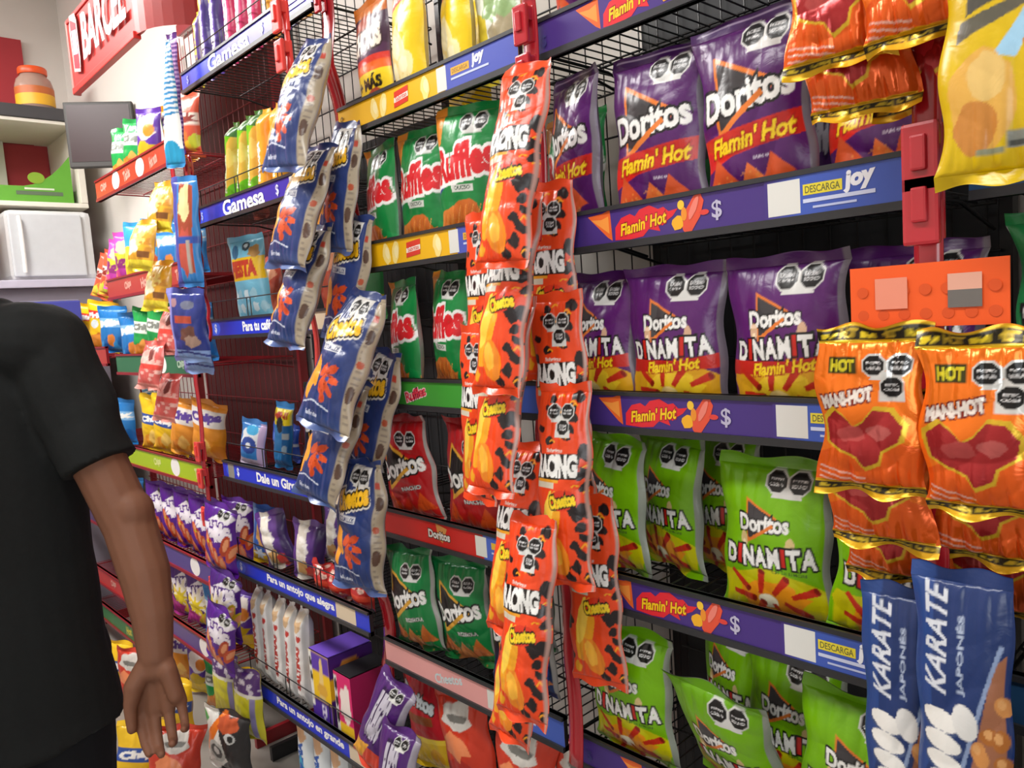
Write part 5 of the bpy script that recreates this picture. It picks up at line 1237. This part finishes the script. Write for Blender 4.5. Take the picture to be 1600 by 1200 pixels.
def loft(m_, rings, n=28):
    """rings: (centre, half-width along y, half-depth along x, power)"""
    vs = []; fs = []
    for c, hy, hx_, pw in rings:
        for i in range(n):
            t = 2 * math.pi * i / n; ct, st_ = math.cos(t), math.sin(t)
            vs.append((c[0] + hx_ * math.copysign(abs(ct) ** pw, ct), c[1] + hy * math.copysign(abs(st_) ** pw, st_), c[2]))
    for j in range(len(rings) - 1):
        for i in range(n): fs.append((j * n + i, j * n + (i + 1) % n, (j + 1) * n + (i + 1) % n, (j + 1) * n + i))
    fs += [tuple(reversed(range(n))), tuple(range((len(rings) - 1) * n, len(rings) * n))]
    m_.add(vs, fs, True)
def ellipsoid(m_, c, r_, n=18, k=12):
    vs = []; fs = []
    for j in range(1, k):
        f = math.pi * j / k
        for i in range(n):
            t = 2 * math.pi * i / n; vs.append((c[0] + r_[0] * math.sin(f) * math.cos(t), c[1] + r_[1] * math.sin(f) * math.sin(t), c[2] - r_[2] * math.cos(f)))
    for j in range(k - 2):
        for i in range(n): fs.append((j * n + i, j * n + (i + 1) % n, (j + 1) * n + (i + 1) % n, (j + 1) * n + i))
    fs += [tuple(reversed(range(n))), tuple(range((k - 2) * n, (k - 1) * n))]
    m_.add(vs, fs, True)
def fused(m_, name, mat, parent, voxel, smooth=4, loc=None, fac=.5):
    """one continuous surface grown over overlapping volumes"""
    o = m_.build(name, mat)
    r_ = o.modifiers.new('fuse', 'REMESH'); r_.mode = 'VOXEL'; r_.voxel_size = voxel; r_.use_smooth_shade = True
    s_ = o.modifiers.new('ease', 'SMOOTH'); s_.iterations = smooth; s_.factor = fac
    dg = bpy.context.evaluated_depsgraph_get(); dg.update()
    me = bpy.data.meshes.new_from_object(o.evaluated_get(dg)); bpy.data.objects.remove(o)
    me.name = name; me.polygons.foreach_set('use_smooth', [True] * len(me.polygons))
    if not me.materials: me.materials.append(mat)
    return put(bpy.data.objects.new(name, me), parent=parent, loc=loc)

M_SKIN = plain_mat('skin', '#7a523e', .6, .3, noise=.08, scale=30, bump=.05)
b_ = M_SKIN.node_tree.nodes['Principled BSDF']; b_.inputs['Subsurface Weight'].default_value = .12; b_.inputs['Subsurface Radius'].default_value = (.02, .008, .004); b_.inputs['Subsurface Scale'].default_value = .4
M_SHIRT = plain_mat('black_cotton', '#191b1b', .85, .25, noise=.15, scale=90, bump=.08)
M_PANTS = plain_mat('dark_denim', '#16181c', .85, .25, noise=.2, scale=120)
M_HAIR = plain_mat('dark_hair', '#1a1310', .55, .4, noise=.3, scale=150, bump=.3)

def PP(px, py, D): return Vector(atD(px, py, D))
TX, TY = PP(-18, 900, 1.44)[0], PP(-18, 900, 1.44)[1]
pr = empty('person', (TX, TY, ZF)); tag(pr, 'person in a black T-shirt seen from behind, arm hanging by the racks', 'person')
off = Vector((TX, TY, ZF))
def rel(m_): m_.v = [(x - off[0], y - off[1], z - off[2]) for x, y, z in m_.v]; return m_
SH = PP(70, 540, 1.43); UA = PP(122, 655, 1.43); EL = PP(203, 822, 1.42); FA = PP(226, 895, 1.40); FB = PP(238, 960, 1.385); WR = PP(243, 1024, 1.375)
mb = MB()
loft(mb, [((TX, TY, .84), .165, .105, .9), ((TX, TY, .95), .158, .10, .9), ((TX, TY, 1.06), .155, .098, .9), ((TX, TY, 1.22), .165, .102, .9), ((TX, TY, 1.36), .17, .10, .9), ((TX, TY, 1.45), .15, .08, .9), ((TX, TY, 1.50), .09, .06, 1)])
caps(mb, (TX, TY, 1.47), .060, (TX - .02, TY, 1.58), .056)
HC = Vector((TX - .03, TY, 1.70))
ellipsoid(mb, HC, (.098, .078, .118)); ellipsoid(mb, HC + Vector((-.03, 0, -.05)), (.068, .062, .075))
caps(mb, HC + Vector((-.096, 0, .012)), .010, HC + Vector((-.112, 0, -.022)), .014)
for s_ in (-1, 1):
    ellipsoid(mb, HC + Vector((.0, s_ * .079, -.005)), (.020, .009, .032))
    caps(mb, HC + Vector((-.086, s_ * .018, -.052)), .006, HC + Vector((-.088, 0, -.050)), .008)
    ellipsoid(mb, HC + Vector((-.085, s_ * .032, .008)), (.012, .014, .009))
# the arm by the racks
chain(mb, [SH, UA, (UA + EL) / 2, EL, FA, FB, WR], [.060, .053, .048, .0465, .044, .036, .0295])
caps(mb, EL + Vector((.008, .004, .03)), .039, EL + Vector((.006, .003, -.05)), .038)
# its hand: palm to the camera, fingers half curled
D0 = 1.372
mcp = {'i': PP(219, 1104, D0), 'm': PP(241, 1110, D0 + .002), 'r': PP(263, 1107, D0), 'p': PP(282, 1095, D0 - .004)}
wr = {'i': PP(229, 1040, D0), 'm': PP(239, 1040, D0 + .002), 'r': PP(250, 1040, D0 + .002), 'p': PP(260, 1038, D0)}
for k, ra, rb in (('i', .0165, .0130), ('m', .0170, .0135), ('r', .0165, .0130), ('p', .0155, .0120)): caps(mb, wr[k], ra, mcp[k], rb)
caps(mb, WR, .0275, PP(244, 1045, D0), .024)
caps(mb, PP(262, 1048, D0 - .008), .0165, PP(275, 1088, D0 - .010), .0135)
chain(mb, [PP(226, 1044, D0 - .006), PP(209, 1074, D0 - .020), PP(203, 1108, D0 - .026), PP(206, 1140, D0 - .028)], [.0185, .0175, .0110, .0085])
chain(mb, [mcp['i'], PP(222, 1138, D0 - .010), PP(227, 1162, D0 - .020), PP(233, 1178, D0 - .034)], [.0104, .0094, .0086, .0072])
chain(mb, [mcp['m'], PP(245, 1147, D0 - .010), PP(249, 1169, D0 - .024), PP(252, 1179, D0 - .042)], [.0106, .0095, .0087, .0073])
chain(mb, [mcp['r'], PP(268, 1141, D0 - .012), PP(271, 1159, D0 - .030), PP(269, 1162, D0 - .048)], [.0102, .0090, .0083, .0070])
chain(mb, [mcp['p'], PP(288, 1123, D0 - .012), PP(290, 1138, D0 - .030), PP(287, 1139, D0 - .046)], [.0092, .0080, .0074, .0064])
# the other arm
S2 = Vector((TX, TY - .185, 1.42)); E2 = Vector((TX + .02, TY - .245, 1.13)); W2 = Vector((TX - .06, TY - .25, .90))
chain(mb, [S2, (S2 + E2) / 2, E2, (E2 * .6 + W2 * .4), W2], [.058, .050, .044, .042, .028])
H2 = W2 + Vector((-.02, 0, -.09)); caps(mb, W2, .026, H2, .030)
for j, dx in enumerate((-.026, -.009, .009, .025)):
    q = H2 + Vector((dx, .004, -.01)); chain(mb, [q, q + Vector((-.004, .010, -.042 + .004 * abs(j - 1))), q + Vector((-.010, .026, -.070 + .006 * abs(j - 1)))], [.0100, .0090, .0072])
chain(mb, [W2 + Vector((-.02, .01, -.03)), W2 + Vector((-.048, .018, -.065)), W2 + Vector((-.056, .022, -.10))], [.014, .0115, .0085])
for s_ in (-1, 1):
    hp = Vector((TX, TY + s_ * .085, .86)); kn = Vector((TX - .02, TY + s_ * .095, .44)); an = Vector((TX + .02, TY + s_ * .10, .05))
    chain(mb, [hp, (hp + kn) / 2, kn, kn * .65 + an * .35, an], [.088, .078, .054, .055, .038])
body = fused(rel(mb), 'body', M_SKIN, pr, .0034, 4)
# T-shirt
ms = MB()
sx = .012
loft(ms, [((TX, TY, .70), .196, .135, .85), ((TX, TY, .74), .192, .130, .85), ((TX, TY, .90), .182, .125, .85), ((TX, TY, 1.04), .176, .120, .85), ((TX, TY, 1.22), .184, .122, .85), ((TX, TY, 1.36), .192, .118, .85), ((TX, TY, 1.45), .184, .100, .9), ((TX, TY, 1.505), .140, .085, 1), ((TX, TY, 1.54), .085, .070, 1)])
HEM = UA * .62 + EL * .38
chain(ms, [SH + Vector((0, -.03, .005)), SH, UA, ], [.080, .079, .073])
dv = (HEM - UA).normalized(); a_ = dv.orthogonal().normalized(); c_ = dv.cross(a_); vs = []; fs = []; n = 24
for j, (h, r_) in enumerate(((-.02, .070), (.03, .068), ((HEM - UA).length, .066), ((HEM - UA).length + .012, .067))):
    for i in range(n):
        t = 2 * math.pi * i / n; vs.append(UA + dv * h + (a_ * math.cos(t) + c_ * math.sin(t)) * r_)
for j in range(3):
    for i in range(n): fs.append((j * n + i, j * n + (i + 1) % n, (j + 1) * n + (i + 1) % n, (j + 1) * n + i))
fs += [tuple(reversed(range(n))), tuple(range(3 * n, 4 * n))]
ms.add(vs, fs, True)
E3 = (S2 + E2) / 2; chain(ms, [S2 + Vector((0, .03, .005)), S2, E3], [.078, .076, .066])
shirt = fused(rel(ms), 'shirt', M_SHIRT, pr, .006, 5)
# soft folds in the cloth
co = np.zeros(len(shirt.data.vertices) * 3); shirt.data.vertices.foreach_get('co', co); co = co.reshape(-1, 3)
no = np.zeros_like(co).ravel(); shirt.data.vertices.foreach_get('normal', no); no = no.reshape(-1, 3)
f1 = np.sin(co[:, 2] * 26 + co[:, 1] * 21 + 2 * np.sin(co[:, 1] * 9)) * np.clip((1.25 - co[:, 2]) / .5, 0, 1)
f2 = np.sin(co[:, 2] * 34 - co[:, 1] * 40) * np.exp(-((co[:, 2] - 1.38) / .10) ** 2) * np.clip((co[:, 1] - .05) / .1, 0, 1)
co += no * (.0045 * f1 + .004 * f2)[:, None]
shirt.data.vertices.foreach_set('co', co.ravel()); shirt.data.update()
mp_ = MB()
loft(mp_, [((TX, TY, .80), .176, .118, .9), ((TX, TY, .93), .172, .114, .9), ((TX, TY, 1.0), .166, .11, .9)])
for s_ in (-1, 1):
    hp = Vector((TX, TY + s_ * .088, .84)); kn = Vector((TX - .02, TY + s_ * .095, .44)); an = Vector((TX + .02, TY + s_ * .10, .07))
    chain(mp_, [hp, (hp + kn) / 2, kn, an], [.102, .09, .07, .06])
fused(rel(mp_), 'trousers', M_PANTS, pr, .008, 3)
mh = MB(); ellipsoid(mh, HC + Vector((.012, 0, .022)), (.100, .084, .112)); fused(rel(mh), 'hair', M_HAIR, pr, .006, 2)
for s_ in (-1, 1):
    mo = MB(); y = TY + s_ * .10
    ellipsoid(mo, (TX - .05, y, ZF + .035), (.135, .048, .034)); ellipsoid(mo, (TX + .03, y, ZF + .06), (.06, .044, .055))
    mo.v = [(x, yy, max(z, ZF + .001)) for x, yy, z in mo.v]
    fused(rel(mo), 'shoe', plain_mat('shoe_black', '#202022', .6), pr, .006, 2)
    me_ = MB(); ellipsoid(me_, HC + Vector((-.089, s_ * .032, .008)), (.010, .011, .007)); rel(me_).build('eye', plain_mat('eye_white', '#d8d2c8', .2), pr)
